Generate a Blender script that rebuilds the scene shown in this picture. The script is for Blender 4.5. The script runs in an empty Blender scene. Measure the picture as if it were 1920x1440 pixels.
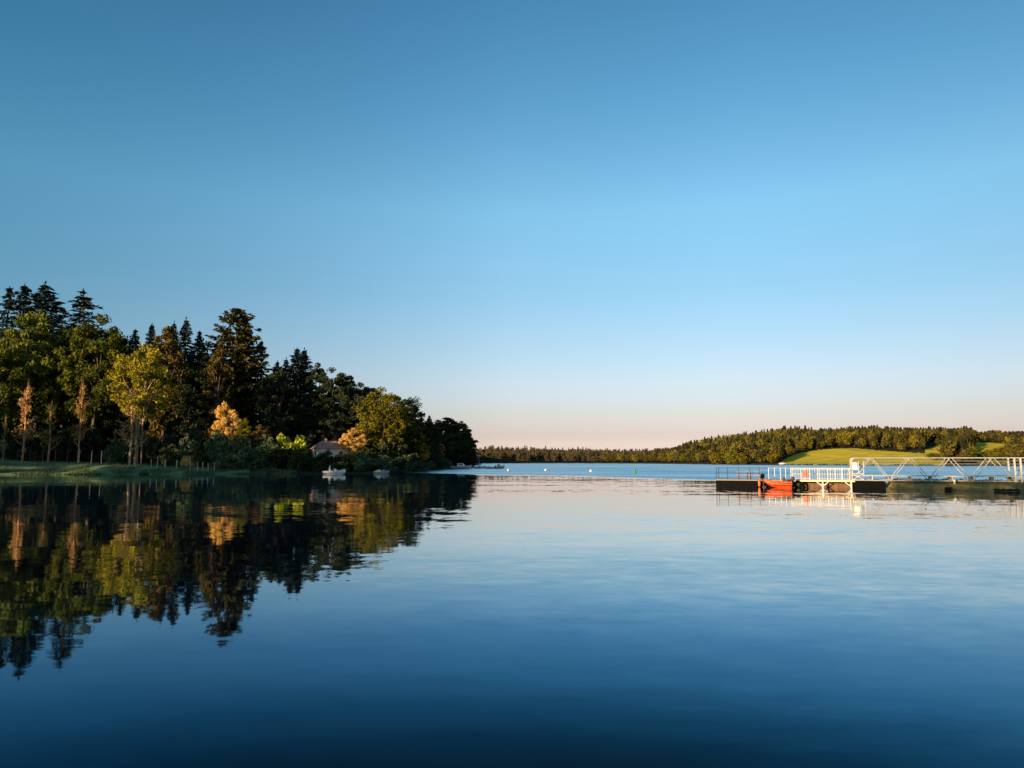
import bpy, math, random
import numpy as np
R = math.radians
S = bpy.context.scene
COL = S.collection

# ------------------------------------------------------------------ camera
FPX = 1387.0; HY = 864.0; CAMH = 2.5
PITCH = math.atan((HY - 720) / FPX)
cd = bpy.data.cameras.new("camera"); cam = bpy.data.objects.new("camera", cd); COL.objects.link(cam)
cd.sensor_width = 36; cd.lens = 36 * FPX / 1920
cd.clip_start = 0.1; cd.clip_end = 20000
cam.location = (0, 0, CAMH); cam.rotation_euler = (R(90) + PITCH, 0, 0)
S.camera = cam

# ------------------------------------------------------------------ sky
SUN_EL = 7.0; SUN_AZ = 222.0          # azimuth clockwise from +Y (the viewing direction): behind and to the left
w = bpy.data.worlds.new("World"); S.world = w; w.use_nodes = True
nt = w.node_tree; N = nt.nodes; L = nt.links
bg = N['Background']; bg.inputs[1].default_value = 0.1
sky = N.new('ShaderNodeTexSky'); sky.sky_type = 'NISHITA'; sky.sun_disc = False
sky.sun_elevation = R(SUN_EL); sky.sun_rotation = R(SUN_AZ)
sky.air_density = 1; sky.dust_density = 1; sky.ozone_density = 1
tc = N.new('ShaderNodeTexCoord'); sx = N.new('ShaderNodeSeparateXYZ'); L.new(tc.outputs['Generated'], sx.inputs[0])
# colour of the evening air by elevation (factor on the sky model)
el = N.new('ShaderNodeMath'); el.operation = 'ARCSINE'; L.new(sx.outputs[2], el.inputs[0])
el2 = N.new('ShaderNodeMath'); el2.operation = 'MULTIPLY'; L.new(el.outputs[0], el2.inputs[0]); el2.inputs[1].default_value = 2 / math.pi
rp = N.new('ShaderNodeValToRGB'); L.new(el2.outputs[0], rp.inputs[0])
def ramp(node, stops):
    e = node.color_ramp.elements
    while len(e) > 1: e.remove(e[-1])
    e[0].position = stops[0][0]; e[0].color = (*stops[0][1], 1)
    for p, c in stops[1:]:
        q = e.new(p); q.color = (*c, 1)
TINT = [(0.0, (1.6, 1.62, 3.9)), (1.0, (1.32, 1.33, 2.95)), (1.9, (.95, .91, 1.82)), (3.45, (.91, .88, 1.42)), (5.93, (.95, .95, 1.36)),
        (8.8, (.88, .99, 1.30)), (12.9, (.78, 1.06, 1.33)), (18.9, (.80, 1.25, 1.5)), (26.5, (.54, 1.08, 1.36)), (33.4, (.41, .93, 1.23)), (50, (.28, .7, 1.0)), (90, (.25, .62, .9))]
ramp(rp, [(d / 90, c) for d, c in TINT])
mul = N.new('ShaderNodeMix'); mul.data_type = 'RGBA'; mul.blend_type = 'MULTIPLY'; mul.inputs[0].default_value = 1
L.new(sky.outputs[0], mul.inputs[6]); L.new(rp.outputs[0], mul.inputs[7])
az = N.new('ShaderNodeMapRange'); L.new(sx.outputs[0], az.inputs[0]); az.inputs[1].default_value = -1; az.inputs[2].default_value = 1
az.inputs[3].default_value = 0; az.inputs[4].default_value = 1
rp2 = N.new('ShaderNodeValToRGB'); L.new(az.outputs[0], rp2.inputs[0])
ramp(rp2, [(0, (.5, .66, .72)), (.22, (.57, .77, .83)), (.36, (.80, .88, .92)), (.5, (1,) * 3), (.64, (.95,) * 3), (.78, (.8,) * 3), (1, (.75,) * 3)])
mul2 = N.new('ShaderNodeMix'); mul2.data_type = 'RGBA'; mul2.blend_type = 'MULTIPLY'; mul2.inputs[0].default_value = 1
L.new(mul.outputs[2], mul2.inputs[6]); L.new(rp2.outputs[0], mul2.inputs[7]); L.new(mul2.outputs[2], bg.inputs[0])

# ------------------------------------------------------------------ sun
sl = bpy.data.lights.new("sun", 'SUN'); so = bpy.data.objects.new("sun", sl); COL.objects.link(so)
sl.energy = 5.0; sl.angle = R(.6); sl.color = (1, .70, .40)
from mathutils import Vector, Matrix
sdir = Vector((math.sin(R(SUN_AZ)) * math.cos(R(SUN_EL)), math.cos(R(SUN_AZ)) * math.cos(R(SUN_EL)), math.sin(R(SUN_EL))))
so.rotation_euler = sdir.to_track_quat('Z', 'Y').to_euler()
S.view_settings.view_transform = 'Standard'; S.view_settings.look = 'None'
S.view_settings.exposure = 1.0; S.view_settings.gamma = 1
S.render.engine = 'CYCLES'
S.cycles.max_bounces = 6; S.cycles.diffuse_bounces = 2; S.cycles.glossy_bounces = 3
S.cycles.transmission_bounces = 3; S.cycles.caustics_reflective = False; S.cycles.caustics_refractive = False

# ------------------------------------------------------------------ pixel helpers (1920 x 1440 photograph)
cp, sp_ = math.cos(PITCH), math.sin(PITCH)
def ray(px, py):
    x = px - 960; u = 720 - py
    return (x, FPX * cp - u * sp_, FPX * sp_ + u * cp)
def P(px, py, Y):
    d = ray(px, py); k = Y / d[1]
    return (d[0] * k, Y, CAMH + d[2] * k)
def WY(py, px=960):
    d = ray(px, py); return -CAMH / d[2] * d[1]
def X(px, Y):
    return P(px, HY, Y)[0]

# ------------------------------------------------------------------ object helpers
def link(o, parent=None):
    COL.objects.link(o)
    if parent: o.parent = parent
    return o
def empty(name, loc=(0, 0, 0), rz=0, sc=(1, 1, 1)):
    o = bpy.data.objects.new(name, None); o.location = loc; o.rotation_euler = (0, 0, rz); o.scale = sc
    o.empty_display_size = .3
    return link(o)
def tag(o, label=None, cat=None, group=None, kind=None):
    if label: o['label'] = label
    if cat: o['category'] = cat
    if group: o['group'] = group
    if kind: o['kind'] = kind
    return o
def np_mesh(name, V, F4=None, F3=None, smooth=False, mi=None):
    """V (n,3); F4 (k,4) quads; F3 (j,3) triangles"""
    me = bpy.data.meshes.new(name)
    V = np.asarray(V, np.float32)
    parts = []; sizes = []
    if F4 is not None and len(F4): F4 = np.asarray(F4, np.int32); parts.append(F4.ravel()); sizes += [4] * len(F4)
    if F3 is not None and len(F3): F3 = np.asarray(F3, np.int32); parts.append(F3.ravel()); sizes += [3] * len(F3)
    idx = np.concatenate(parts); sizes = np.array(sizes, np.int32)
    me.vertices.add(len(V)); me.vertices.foreach_set('co', V.ravel())
    me.loops.add(len(idx)); me.loops.foreach_set('vertex_index', idx)
    me.polygons.add(len(sizes)); st = np.concatenate([[0], np.cumsum(sizes)[:-1]]).astype(np.int32)
    me.polygons.foreach_set('loop_start', st); me.polygons.foreach_set('loop_total', sizes)
    if mi is not None: me.polygons.foreach_set('material_index', np.asarray(mi, np.int32))
    if smooth: me.polygons.foreach_set('use_smooth', np.ones(len(sizes), bool))
    me.update(calc_edges=True); me.validate()
    return me
def new(name, me, mat, parent=None):
    o = bpy.data.objects.new(name, me)
    if mat is not None and len(me.materials) == 0: me.materials.append(mat)
    return link(o, parent)

class MB:
    """collects boxes, bars, tubes into one mesh"""
    def __init__(s): s.v = []; s.f = []
    def add(s, vs, fs):
        b = len(s.v); s.v += [tuple(v) for v in vs]; s.f += [tuple(i + b for i in f) for f in fs]
    def box(s, x0, y0, z0, x1, y1, z1, b=0.0):
        if b <= 0:
            s.add([(x0, y0, z0), (x1, y0, z0), (x1, y1, z0), (x0, y1, z0), (x0, y0, z1), (x1, y0, z1), (x1, y1, z1), (x0, y1, z1)],
                  [(0, 3, 2, 1), (4, 5, 6, 7), (0, 1, 5, 4), (1, 2, 6, 5), (2, 3, 7, 6), (3, 0, 4, 7)])
        else:      # chamfered plan and top
            def ring(i, z): return [(x0 + i + b, y0 + i, z), (x1 - i - b, y0 + i, z), (x1 - i, y0 + i + b, z), (x1 - i, y1 - i - b, z),
                                    (x1 - i - b, y1 - i, z), (x0 + i + b, y1 - i, z), (x0 + i, y1 - i - b, z), (x0 + i, y0 + i + b, z)]
            rs = [ring(b, z0), ring(0, z0 + b), ring(0, z1 - b), ring(b, z1)]
            V = sum(rs, []); F = [tuple(range(7, -1, -1)), tuple(range(24, 32))]
            for k in range(3):
                for j in range(8): F.append((k * 8 + j, k * 8 + (j + 1) % 8, k * 8 + 8 + (j + 1) % 8, k * 8 + 8 + j))
            s.add(V, F)
    def tube(s, pts, r, n=8, caps=True):
        pts = [Vector(p) for p in pts]; m = len(pts)
        rs = r if hasattr(r, '__len__') else [r] * m
        V = []; ref = None
        for i, p in enumerate(pts):
            d = (pts[min(i + 1, m - 1)] - pts[max(i - 1, 0)]).normalized()
            if ref is None:
                ref = Vector((0, 0, 1)) if abs(d.z) < .9 else Vector((1, 0, 0))
            a = d.cross(ref).normalized(); bvec = a.cross(d).normalized(); ref = bvec
            for k in range(n):
                t = 2 * math.pi * k / n
                V.append(p + a * (math.cos(t) * rs[i]) + bvec * (math.sin(t) * rs[i]))
        F = []
        for i in range(m - 1):
            for k in range(n): F.append((i * n + k, i * n + (k + 1) % n, (i + 1) * n + (k + 1) % n, (i + 1) * n + k))
        if caps: F += [tuple(range(n - 1, -1, -1)), tuple((m - 1) * n + k for k in range(n))]
        s.add(V, F)
    def loft(s, secs, close_ends=True):
        n = len(secs[0]); V = sum([list(q) for q in secs], []); F = []
        for i in range(len(secs) - 1):
            for k in range(n): F.append((i * n + k, i * n + (k + 1) % n, (i + 1) * n + (k + 1) % n, (i + 1) * n + k))
        if close_ends: F += [tuple(range(n - 1, -1, -1)), tuple((len(secs) - 1) * n + k for k in range(n))]
        s.add(V, F)
    def lathe(s, prof, c=(0, 0, 0), n=16):
        secs = [[(c[0] + r * math.cos(2 * math.pi * k / n), c[1] + r * math.sin(2 * math.pi * k / n), c[2] + z) for k in range(n)] for r, z in prof]
        s.loft(secs)
    def build(s, name, mat, parent=None, smooth=False):
        me = bpy.data.meshes.new(name); me.from_pydata([tuple(v) for v in s.v], [], s.f); me.update()
        if smooth:
            for p in me.polygons: p.use_smooth = True
            try: me.set_sharp_from_angle(angle=R(40))
            except Exception: pass
        return new(name, me, mat, parent)

# ------------------------------------------------------------------ materials
M = {}
def mat(name, col, rough=.6, col2=None, scale=3.0, metal=0.0, spec=.4, bump=0.0, bscale=20, detail=4, stretch=None, ramp_pos=(.35, .65)):
    m = bpy.data.materials.new(name); m.use_nodes = True; nt = m.node_tree; N = nt.nodes; L = nt.links
    p = N['Principled BSDF']; p.inputs['Roughness'].default_value = rough; p.inputs['Metallic'].default_value = metal
    p.inputs['Specular IOR Level'].default_value = spec
    col2 = col2 or tuple(c * .72 for c in col)
    g = N.new('ShaderNodeTexCoord'); mp = N.new('ShaderNodeMapping'); L.new(g.outputs['Object'], mp.inputs[0])
    if stretch: mp.inputs['Scale'].default_value = stretch
    n = N.new('ShaderNodeTexNoise'); n.inputs['Scale'].default_value = scale; n.inputs['Detail'].default_value = detail
    L.new(mp.outputs[0], n.inputs['Vector'])
    r = N.new('ShaderNodeValToRGB'); r.color_ramp.elements[0].position = ramp_pos[0]; r.color_ramp.elements[1].position = ramp_pos[1]
    r.color_ramp.elements[0].color = (*col, 1); r.color_ramp.elements[1].color = (*col2, 1)
    L.new(n.outputs['Fac'], r.inputs[0]); L.new(r.outputs[0], p.inputs['Base Color'])
    if bump:
        n2 = N.new('ShaderNodeTexNoise'); n2.inputs['Scale'].default_value = bscale; L.new(mp.outputs[0], n2.inputs['Vector'])
        b = N.new('ShaderNodeBump'); b.inputs['Strength'].default_value = bump; b.inputs['Distance'].default_value = .05
        L.new(n2.outputs['Fac'], b.inputs['Height']); L.new(b.outputs[0], p.inputs['Normal'])
    M[name] = m; return m
def leaf(name, a, b, c=None, scale=.25, trans=.25, rand=.5):
    """foliage: two leaf colours in patches, a third for single sprigs, slightly different on every tree"""
    m = bpy.data.materials.new(name); m.use_nodes = True; nt = m.node_tree; N = nt.nodes; L = nt.links
    N.remove(N['Principled BSDF']); out = N['Material Output']
    g = N.new('ShaderNodeNewGeometry'); oi = N.new('ShaderNodeObjectInfo')
    n = N.new('ShaderNodeTexNoise'); n.inputs['Scale'].default_value = scale; n.inputs['Detail'].default_value = 3; L.new(g.outputs['Position'], n.inputs['Vector'])
    r = N.new('ShaderNodeValToRGB'); r.color_ramp.elements[0].position = .38; r.color_ramp.elements[1].position = .62
    r.color_ramp.elements[0].color = (*a, 1); r.color_ramp.elements[1].color = (*b, 1); L.new(n.outputs['Fac'], r.inputs[0])
    n2 = N.new('ShaderNodeTexNoise'); n2.inputs['Scale'].default_value = 1.7; n2.inputs['Detail'].default_value = 2; L.new(g.outputs['Position'], n2.inputs['Vector'])
    r2 = N.new('ShaderNodeMapRange'); r2.inputs[1].default_value = .55; r2.inputs[2].default_value = .72; L.new(n2.outputs['Fac'], r2.inputs[0])
    mx = N.new('ShaderNodeMix'); mx.data_type = 'RGBA'; L.new(r2.outputs[0], mx.inputs[0]); L.new(r.outputs[0], mx.inputs[6]); mx.inputs[7].default_value = (*(c or tuple(x * 1.4 for x in b)), 1)
    hs = N.new('ShaderNodeHueSaturation'); L.new(mx.outputs[2], hs.inputs['Color'])
    mr = N.new('ShaderNodeMapRange'); L.new(oi.outputs['Random'], mr.inputs[0]); mr.inputs[3].default_value = 1 - rand * .5; mr.inputs[4].default_value = 1 + rand * .5
    L.new(mr.outputs[0], hs.inputs['Value'])
    d = N.new('ShaderNodeBsdfDiffuse'); t = N.new('ShaderNodeBsdfTranslucent'); s = N.new('ShaderNodeMixShader'); s.inputs[0].default_value = trans
    L.new(hs.outputs[0], d.inputs[0]); L.new(hs.outputs[0], t.inputs[0]); L.new(d.outputs[0], s.inputs[1]); L.new(t.outputs[0], s.inputs[2]); L.new(s.outputs[0], out.inputs[0])
    M[name] = m; return m
leaf('leaf_spruce', (.014, .026, .026), (.026, .044, .042), (.05, .07, .065), trans=.05)
leaf('leaf_pine', (.05, .048, .018), (.085, .075, .022), (.13, .10, .03), trans=.12)
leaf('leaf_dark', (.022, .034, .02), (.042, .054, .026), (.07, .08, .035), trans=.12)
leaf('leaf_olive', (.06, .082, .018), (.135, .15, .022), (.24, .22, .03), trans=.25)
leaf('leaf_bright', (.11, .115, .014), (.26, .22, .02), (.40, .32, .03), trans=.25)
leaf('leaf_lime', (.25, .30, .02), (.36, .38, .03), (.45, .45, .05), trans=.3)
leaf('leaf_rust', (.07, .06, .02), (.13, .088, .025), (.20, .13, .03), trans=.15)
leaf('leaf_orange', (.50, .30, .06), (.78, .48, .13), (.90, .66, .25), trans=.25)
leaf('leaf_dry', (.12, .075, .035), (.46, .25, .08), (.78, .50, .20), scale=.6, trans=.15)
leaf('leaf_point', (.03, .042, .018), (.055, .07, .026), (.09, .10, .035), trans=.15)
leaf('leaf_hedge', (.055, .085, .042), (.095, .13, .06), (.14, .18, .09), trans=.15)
leaf('leaf_far', (.035, .038, .012), (.13, .105, .022), (.17, .13, .03), scale=.11, trans=.15, rand=.6)
leaf('leaf_farolive', (.10, .095, .014), (.17, .14, .016), (.22, .18, .02), scale=.05, trans=.15)
leaf('leaf_farcon', (.022, .026, .014), (.045, .045, .02), (.07, .065, .02), scale=.11, trans=.05)
leaf('leaf_distant', (.04, .038, .025), (.10, .08, .042), (.12, .09, .04), scale=.05, trans=.1)
mat('bark', (.09, .06, .045), .9, (.05, .035, .028), 6)
mat('bark_pale', (.42, .30, .20), .9, (.25, .17, .11), 5)
mat('bark_orange', (.50, .25, .12), .9, (.25, .13, .07), 4)
mat('white_paint', (.82, .81, .78), .45, (.70, .68, .64), 2)
mat('rail_white', (.60, .58, .53), .4, (.68, .64, .58), 3)
mat('galv', (.42, .42, .40), .5, (.30, .30, .29), 5, metal=.2)
mat('dark_metal', (.03, .032, .035), .5, spec=.2)
mat('black_plastic', (.0015, .0015, .0016), .6, (.003, .003, .003), 2, spec=.04)
mat('rubber', (.003, .003, .003), .8, spec=.05)
mat('deck_wood', (.36, .26, .17), .8, (.24, .17, .11), 6, stretch=(8, 1, 1))
mat('beam', (.80, .62, .36), .6, (.66, .5, .28), 4)
mat('table_wood', (.33, .27, .28), .7, (.22, .18, .19), 5)
mat('orange_tube', (.66, .13, .03), .5, (.50, .09, .02), 3)
mat('orange_red', (.80, .10, .03), .6)
mat('brown_board', (.18, .10, .05), .8, (.09, .05, .03), 3)
mat('glass_dark', (.02, .025, .03), .1, (.03, .035, .04), 1, spec=.6)
mat('hull_white', (.80, .82, .84), .3, (.72, .74, .77), 1)
mat('hull_blue', (.03, .07, .13), .35, (.04, .09, .16), 1)
mat('tarp_blue', (.12, .25, .5), .7, (.09, .2, .42), 2)
mat('tarp_cream', (.62, .58, .48), .7, (.52, .48, .4), 2)
mat('skin', (.55, .34, .25), .6)
mat('roof_tile', (.40, .22, .17), .85, (.27, .15, .115), 6, stretch=(3, 1, 1))
mat('render_wall', (.72, .64, .56), .85, (.62, .54, .47), 2)
mat('yellow_paint', (.70, .62, .05), .5)
mat('green_paint', (.02, .25, .14), .5)
mat('mud', (.27, .20, .08), .9, (.11, .085, .035), 1.2, spec=.15, bump=1, bscale=5)
mat('log_black', (.01, .009, .008), .9)
mat('stone_pale', (.6, .55, .45), .9)
mat('post_wood', (.5, .42, .33), .9, (.34, .28, .22), 5)

# ------------------------------------------------------------------ the ground: one sheet, lake basin included
def th(px): return math.degrees(math.atan((px - 960) / FPX))
def rad(px, Y): return Y / math.cos(math.atan((px - 960) / FPX))
_T = [(-180, 1.5), (-140, 4), (-115, 25), (-95, 60), (-70, 90), (-60, 98), (-54, 112)]
_T += [(th(p), rad(p, y)) for p, y in [(-150, 132), (0, 133), (200, 135), (330, 139), (400, 141), (600, 144), (700, 147), (760, 165), (800, 198), (840, 250),
       (885, 300), (892, 330), (896, 700), (950, 740), (1100, 740), (1200, 690), (1260, 630), (1300, 570), (1400, 490), (1500, 440), (1600, 405), (1900, 370)]]
_T += [(39, 400), (43, 120), (46, 75), (60, 40), (90, 20), (120, 8), (150, 2.5), (180, 1.5)]
TA = np.array(_T)
# theta: bank height, bank run, hill height, hill start, hill run, ridge height
_H = [(-180, 1.0, 6, 1, 20, 60, 0), (-60, 2.2, 20, 4, 30, 60, 0), (th(0), 2.6, 18, 4, 20, 60, 0), (th(300), 1.5, 9, 5, 15, 60, 0), (th(600), .6, 6, 5, 20, 60, 0),
      (th(885), .5, 6, 3, 15, 40, 0), (th(896), 1, 10, 9, 30, 300, 0), (th(1100), 1, 10, 7, 30, 300, 0), (th(1200), 1, 10, 5, 20, 250, 0), (th(1300), 1, 8, 9, 10, 170, 3), (th(1400), 1, 8, 12, 0, 190, 8),
      (th(1480), .8, 6, 11, 0, 190, 12), (th(1560), .8, 6, 12.5, 0, 190, 12), (th(1700), .8, 6, 13, 0, 190, 11), (th(1820), .8, 6, 13, 0, 190, 12), (th(1900), .8, 6, 12, 0, 190, 8),
      (40, 1, 8, 6, 0, 150, 2), (60, 1, 6, 1, 20, 60, 0), (180, 1.0, 6, 1, 20, 60, 0)]
HA = np.array(_H)
def shore_r(t): return np.interp(t, TA[:, 0], TA[:, 1])
def smooth(x): x = np.clip(x, 0, 1); return x * x * (3 - 2 * x)
def vnoise(x, y, s):
    x = x * s; y = y * s
    return (np.sin(x * 1.7 + 1.3 * np.sin(y * 1.1)) + np.sin(y * 1.9 + 1.7 * np.sin(x * .9 + 2)) + .6 * np.sin(x * 3.9 - y * 3.1 + np.sin(x * 2.3))) / 2.6
def height_polar(t, r):
    x = r * np.sin(np.radians(t)); y = r * np.cos(np.radians(t))
    wob = 1 + .008 * vnoise(x, y, .2)
    s = r - shore_r(t) * np.where(shore_r(t) > 30, wob, 1)
    hb, rb, hh, s0, rh, hr = [np.interp(t, HA[:, 0], HA[:, k]) for k in range(1, 7)]
    z = hb * smooth(s / rb) ** .6 + hh * smooth((s - s0) / rh) + hr * smooth((s - 150) / 160)
    z = z + .12 * vnoise(x, y, .35) * np.clip(s / 6, 0, 1)
    return np.where(s < 0, np.maximum(-3.0, s * .12), z), s
def gz(x, y):
    t = math.degrees(math.atan2(x, y)); z, s = height_polar(np.array([t]), np.array([math.hypot(x, y)])); return float(z[0])
def G(px, Y):
    x = X(px, Y); return (x, Y, gz(x, Y))

ths = np.concatenate([np.arange(-180, -37, 2.0), np.arange(-37, 37, .16), np.arange(37, 50, .6), np.arange(50, 180.1, 2.0)])
rr = np.concatenate([np.geomspace(.4, 100, 70)[:-1], np.linspace(100, 800, 270)[:-1], np.geomspace(800, 9000, 50)])
Tg, Rg = np.meshgrid(ths, rr, indexing='ij')
Zg, Sg = height_polar(Tg, Rg)
Xg = Rg * np.sin(np.radians(Tg)); Yg = Rg * np.cos(np.radians(Tg))
V = np.stack([Xg, Yg, Zg], -1).reshape(-1, 3)
nT, nR = Tg.shape
i = np.arange(nT - 1)[:, None] * nR + np.arange(nR - 1)[None, :]
Q = np.stack([i, i + nR, i + nR + 1, i + 1], -1).reshape(-1, 4)[:, ::-1]
# which faces are open meadow: the two fields on the hill across the lake and the grass bank on the left
pxg = 960 + FPX * np.tan(np.radians(np.clip(Tg, -70, 70))); pyg = HY - (Zg - CAMH) / np.maximum(Yg, 1) * FPX
FIELD_TOP = [(1455, 872), (1466, 862), (1480, 855), (1500, 849), (1530, 844.5), (1560, 841.5), (1600, 841), (1640, 845), (1700, 849), (1728, 850), (1732, 842), (1760, 834), (1764, 880)]
def ftop(px): return np.interp(px, [p for p, _ in FIELD_TOP], [y for _, y in FIELD_TOP], left=2000, right=2000)
front = (np.abs(Tg) < 60) & (Rg > 300)
field = front & (pyg > ftop(pxg)) & (Sg > 1) & (Sg < 230) & (pxg > 1455) & (pxg < 1764)
field |= front & (pxg > 1825) & (pxg < 1885) & (Sg > 25) & (Sg < 200)
bank = (Tg < th(470)) & (Tg > -60) & (Sg > -2) & (Sg < np.where(Tg < th(420), 30, 7))
mi = np.where(field, 2, np.where(bank, 1, 0))[:-1, :-1].reshape(-1)
def ground_mat(name, a, b, c, sc):
    m = mat(name, a, .95, b, sc, spec=.1, bump=.5, bscale=2)
    nt = m.node_tree; nt.nodes['Texture Coordinate'] if False else None
    return m
mat('forest_floor', (.045, .04, .02), .95, (.025, .026, .014), .3, spec=.1, bump=.8, bscale=2)
mat('bank_grass', (.19, .26, .11), .95, (.09, .13, .055), .35, spec=.1, bump=.8, bscale=3)
mat('meadow', (.66, .50, .03), .95, (.44, .38, .035), .12, spec=.1, bump=.3, bscale=1, detail=8, stretch=(.5, 2.2, 1))
me = np_mesh('ground', V, F4=Q, mi=mi, smooth=True)
for k in ('forest_floor', 'bank_grass', 'meadow'): me.materials.append(M[k])
tag(new('ground', me, None), kind='structure')

# ------------------------------------------------------------------ water
wm = bpy.data.materials.new('lake_water'); wm.use_nodes = True; nt = wm.node_tree; N = nt.nodes; L = nt.links
N.remove(N['Principled BSDF']); out = N['Material Output']
p = N.new('ShaderNodeBsdfGlossy'); p.distribution = 'GGX'; deep = N.new('ShaderNodeBsdfDiffuse'); deep.inputs[0].default_value = (.0006, .003, .006, 1)
ad = N.new('ShaderNodeAddShader'); L.new(p.outputs[0], ad.inputs[0]); L.new(deep.outputs[0], ad.inputs[1]); L.new(ad.outputs[0], out.inputs[0])
def math_(op, a, b=None, c=None):
    n = N.new('ShaderNodeMath'); n.operation = op
    for k, v in enumerate((a, b, c)):
        if v is None: continue
        if isinstance(v, (int, float)): n.inputs[k].default_value = v
        else: L.new(v, n.inputs[k])
    return n.outputs[0]
g = N.new('ShaderNodeNewGeometry'); sep = N.new('ShaderNodeSeparateXYZ'); L.new(g.outputs['Position'], sep.inputs[0])
def noise(scale, detail, stretch=(1, 1, 1), rough=.5):
    mp = N.new('ShaderNodeMapping'); mp.inputs['Scale'].default_value = stretch; L.new(g.outputs['Position'], mp.inputs[0])
    n = N.new('ShaderNodeTexNoise'); n.inputs['Scale'].default_value = scale; n.inputs['Detail'].default_value = detail; n.inputs['Roughness'].default_value = rough
    L.new(mp.outputs[0], n.inputs['Vector']); return n
# the breeze line: beyond it the lake is ruffled
fc = N.new('ShaderNodeFloatCurve'); cv = fc.mapping.curves[0]
mr = N.new('ShaderNodeMapRange'); L.new(sep.outputs[0], mr.inputs[0]); mr.inputs[1].default_value = -60; mr.inputs[2].default_value = 80; L.new(mr.outputs[0], fc.inputs['Value'])
BR = [(-60, 175), (-30, 165), (-22, 152), (-12, 142), (-5, 133), (4, 128), (12, 119), (19, 106), (24, 98), (34, 90), (50, 84), (80, 80)]
while len(cv.points) > 2: cv.points.remove(cv.points[1])
cv.points[0].location = ((BR[0][0] + 60) / 140, BR[0][1] / 200); cv.points[1].location = (1, BR[-1][1] / 200)
for a, b in BR[1:-1]: cv.points.new((a + 60) / 140, b / 200)
fc.mapping.update()
edge = math_('MULTIPLY', fc.outputs[0], 200)
wn = noise(.12, 3, (.35, 1, 1))
d = math_('ADD', math_('SUBTRACT', sep.outputs[1], edge), math_('MULTIPLY', math_('SUBTRACT', wn.outputs['Fac'], .5), 14))
ruf = N.new('ShaderNodeMapRange'); ruf.interpolation_type = 'SMOOTHSTEP'; L.new(d, ruf.inputs[0]); ruf.inputs[1].default_value = -2; ruf.inputs[2].default_value = 7
RUF = ruf.outputs[0]
# wave slopes
def slopes(n, k):
    s = N.new('ShaderNodeSeparateColor'); L.new(n.outputs['Color'], s.inputs[0])
    return (math_('MULTIPLY', math_('SUBTRACT', s.outputs[0], .5), k), math_('MULTIPLY', math_('SUBTRACT', s.outputs[1], .5), k))
CALM_FINE, CALM_LONG, RUFF = .022, .022, .22
a1 = slopes(noise(1.6, 3, (.6, 1, 1)), CALM_FINE)
a2 = slopes(noise(.33, 3, (.2, 1, 1)), CALM_LONG)
a4 = slopes(noise(5.5, 2, (.45, 1, 1)), .012)
a3 = slopes(noise(2.2, 3, (.6, 1, 1)), RUFF)
# catspaws: faintly rougher streaks on the calm part
cat = N.new('ShaderNodeMapRange'); cn = noise(.05, 4, (.25, 1, 1), .6); L.new(cn.outputs['Fac'], cat.inputs[0]); cat.inputs[1].default_value = .45; cat.inputs[2].default_value = .7
cat.inputs[3].default_value = .4; cat.inputs[4].default_value = 2.4
fx = N.new('ShaderNodeMapRange'); L.new(sep.outputs[0], fx.inputs[0]); fx.inputs[1].default_value = -25; fx.inputs[2].default_value = 12; fx.inputs[3].default_value = 1; fx.inputs[4].default_value = 2.3
st = N.new('ShaderNodeMapRange'); sn = noise(.09, 3, (.12, 1, 1), .6); L.new(sn.outputs['Fac'], st.inputs[0]); st.inputs[1].default_value = .4; st.inputs[2].default_value = .62; st.inputs[3].default_value = .6; st.inputs[4].default_value = 1.6
comp = []
for k in (0, 1):
    calm = math_('MULTIPLY', math_('MULTIPLY', math_('ADD', math_('ADD', a1[k], a4[k]), a2[k]), cat.outputs[0]), fx.outputs[0])
    comp.append(math_('ADD', calm, math_('MULTIPLY', math_('MULTIPLY', a3[k], RUF), st.outputs[0])))
si = N.new('ShaderNodeSeparateXYZ'); L.new(g.outputs['Incoming'], si.inputs[0])
for k in (0, 1):   # on ruffled water one sees mostly the wave faces turned towards the eye
    comp[k] = math_('ADD', comp[k], math_('MULTIPLY', math_('MULTIPLY', si.outputs[k], RUF), math_('MULTIPLY', st.outputs[0], .085)))
cx = N.new('ShaderNodeCombineXYZ'); L.new(comp[0], cx.inputs[0]); L.new(comp[1], cx.inputs[1]); cx.inputs[2].default_value = 1
nv = N.new('ShaderNodeVectorMath'); nv.operation = 'NORMALIZE'; L.new(cx.outputs[0], nv.inputs[0]); L.new(nv.outputs[0], p.inputs['Normal'])
L.new(math_('ADD', .025, math_('MULTIPLY', RUF, .2)), p.inputs['Roughness'])
# reflectance of the blue lake water by the cosine of the angle of incidence (grazing = mirror)
dt = N.new('ShaderNodeVectorMath'); dt.operation = 'DOT_PRODUCT'; L.new(g.outputs['Incoming'], dt.inputs[0]); L.new(nv.outputs[0], dt.inputs[1])
fr = N.new('ShaderNodeValToRGB'); L.new(dt.outputs['Value'], fr.inputs[0])
ramp(fr, [(0, (.95, .95, .95)), (.048, (.83, .82, .81)), (.098, (.69, .73, .72)), (.14, (.50, .58, .60)), (.182, (.33, .44, .51)), (.222, (.15, .27, .37)), (.262, (.075, .18, .26)),
          (.30, (.030, .10, .150)), (.337, (.012, .048, .073)), (.378, (.010, .021, .027)), (1, (.010, .018, .026))])
L.new(fr.outputs[0], p.inputs['Color'])
W = 9000
wme = bpy.data.meshes.new('water'); wme.from_pydata([(-W, -W, 0), (W, -W, 0), (W, W, 0), (-W, W, 0)], [], [(0, 1, 2, 3)])
tag(new('water', wme, wm), kind='structure')

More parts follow.
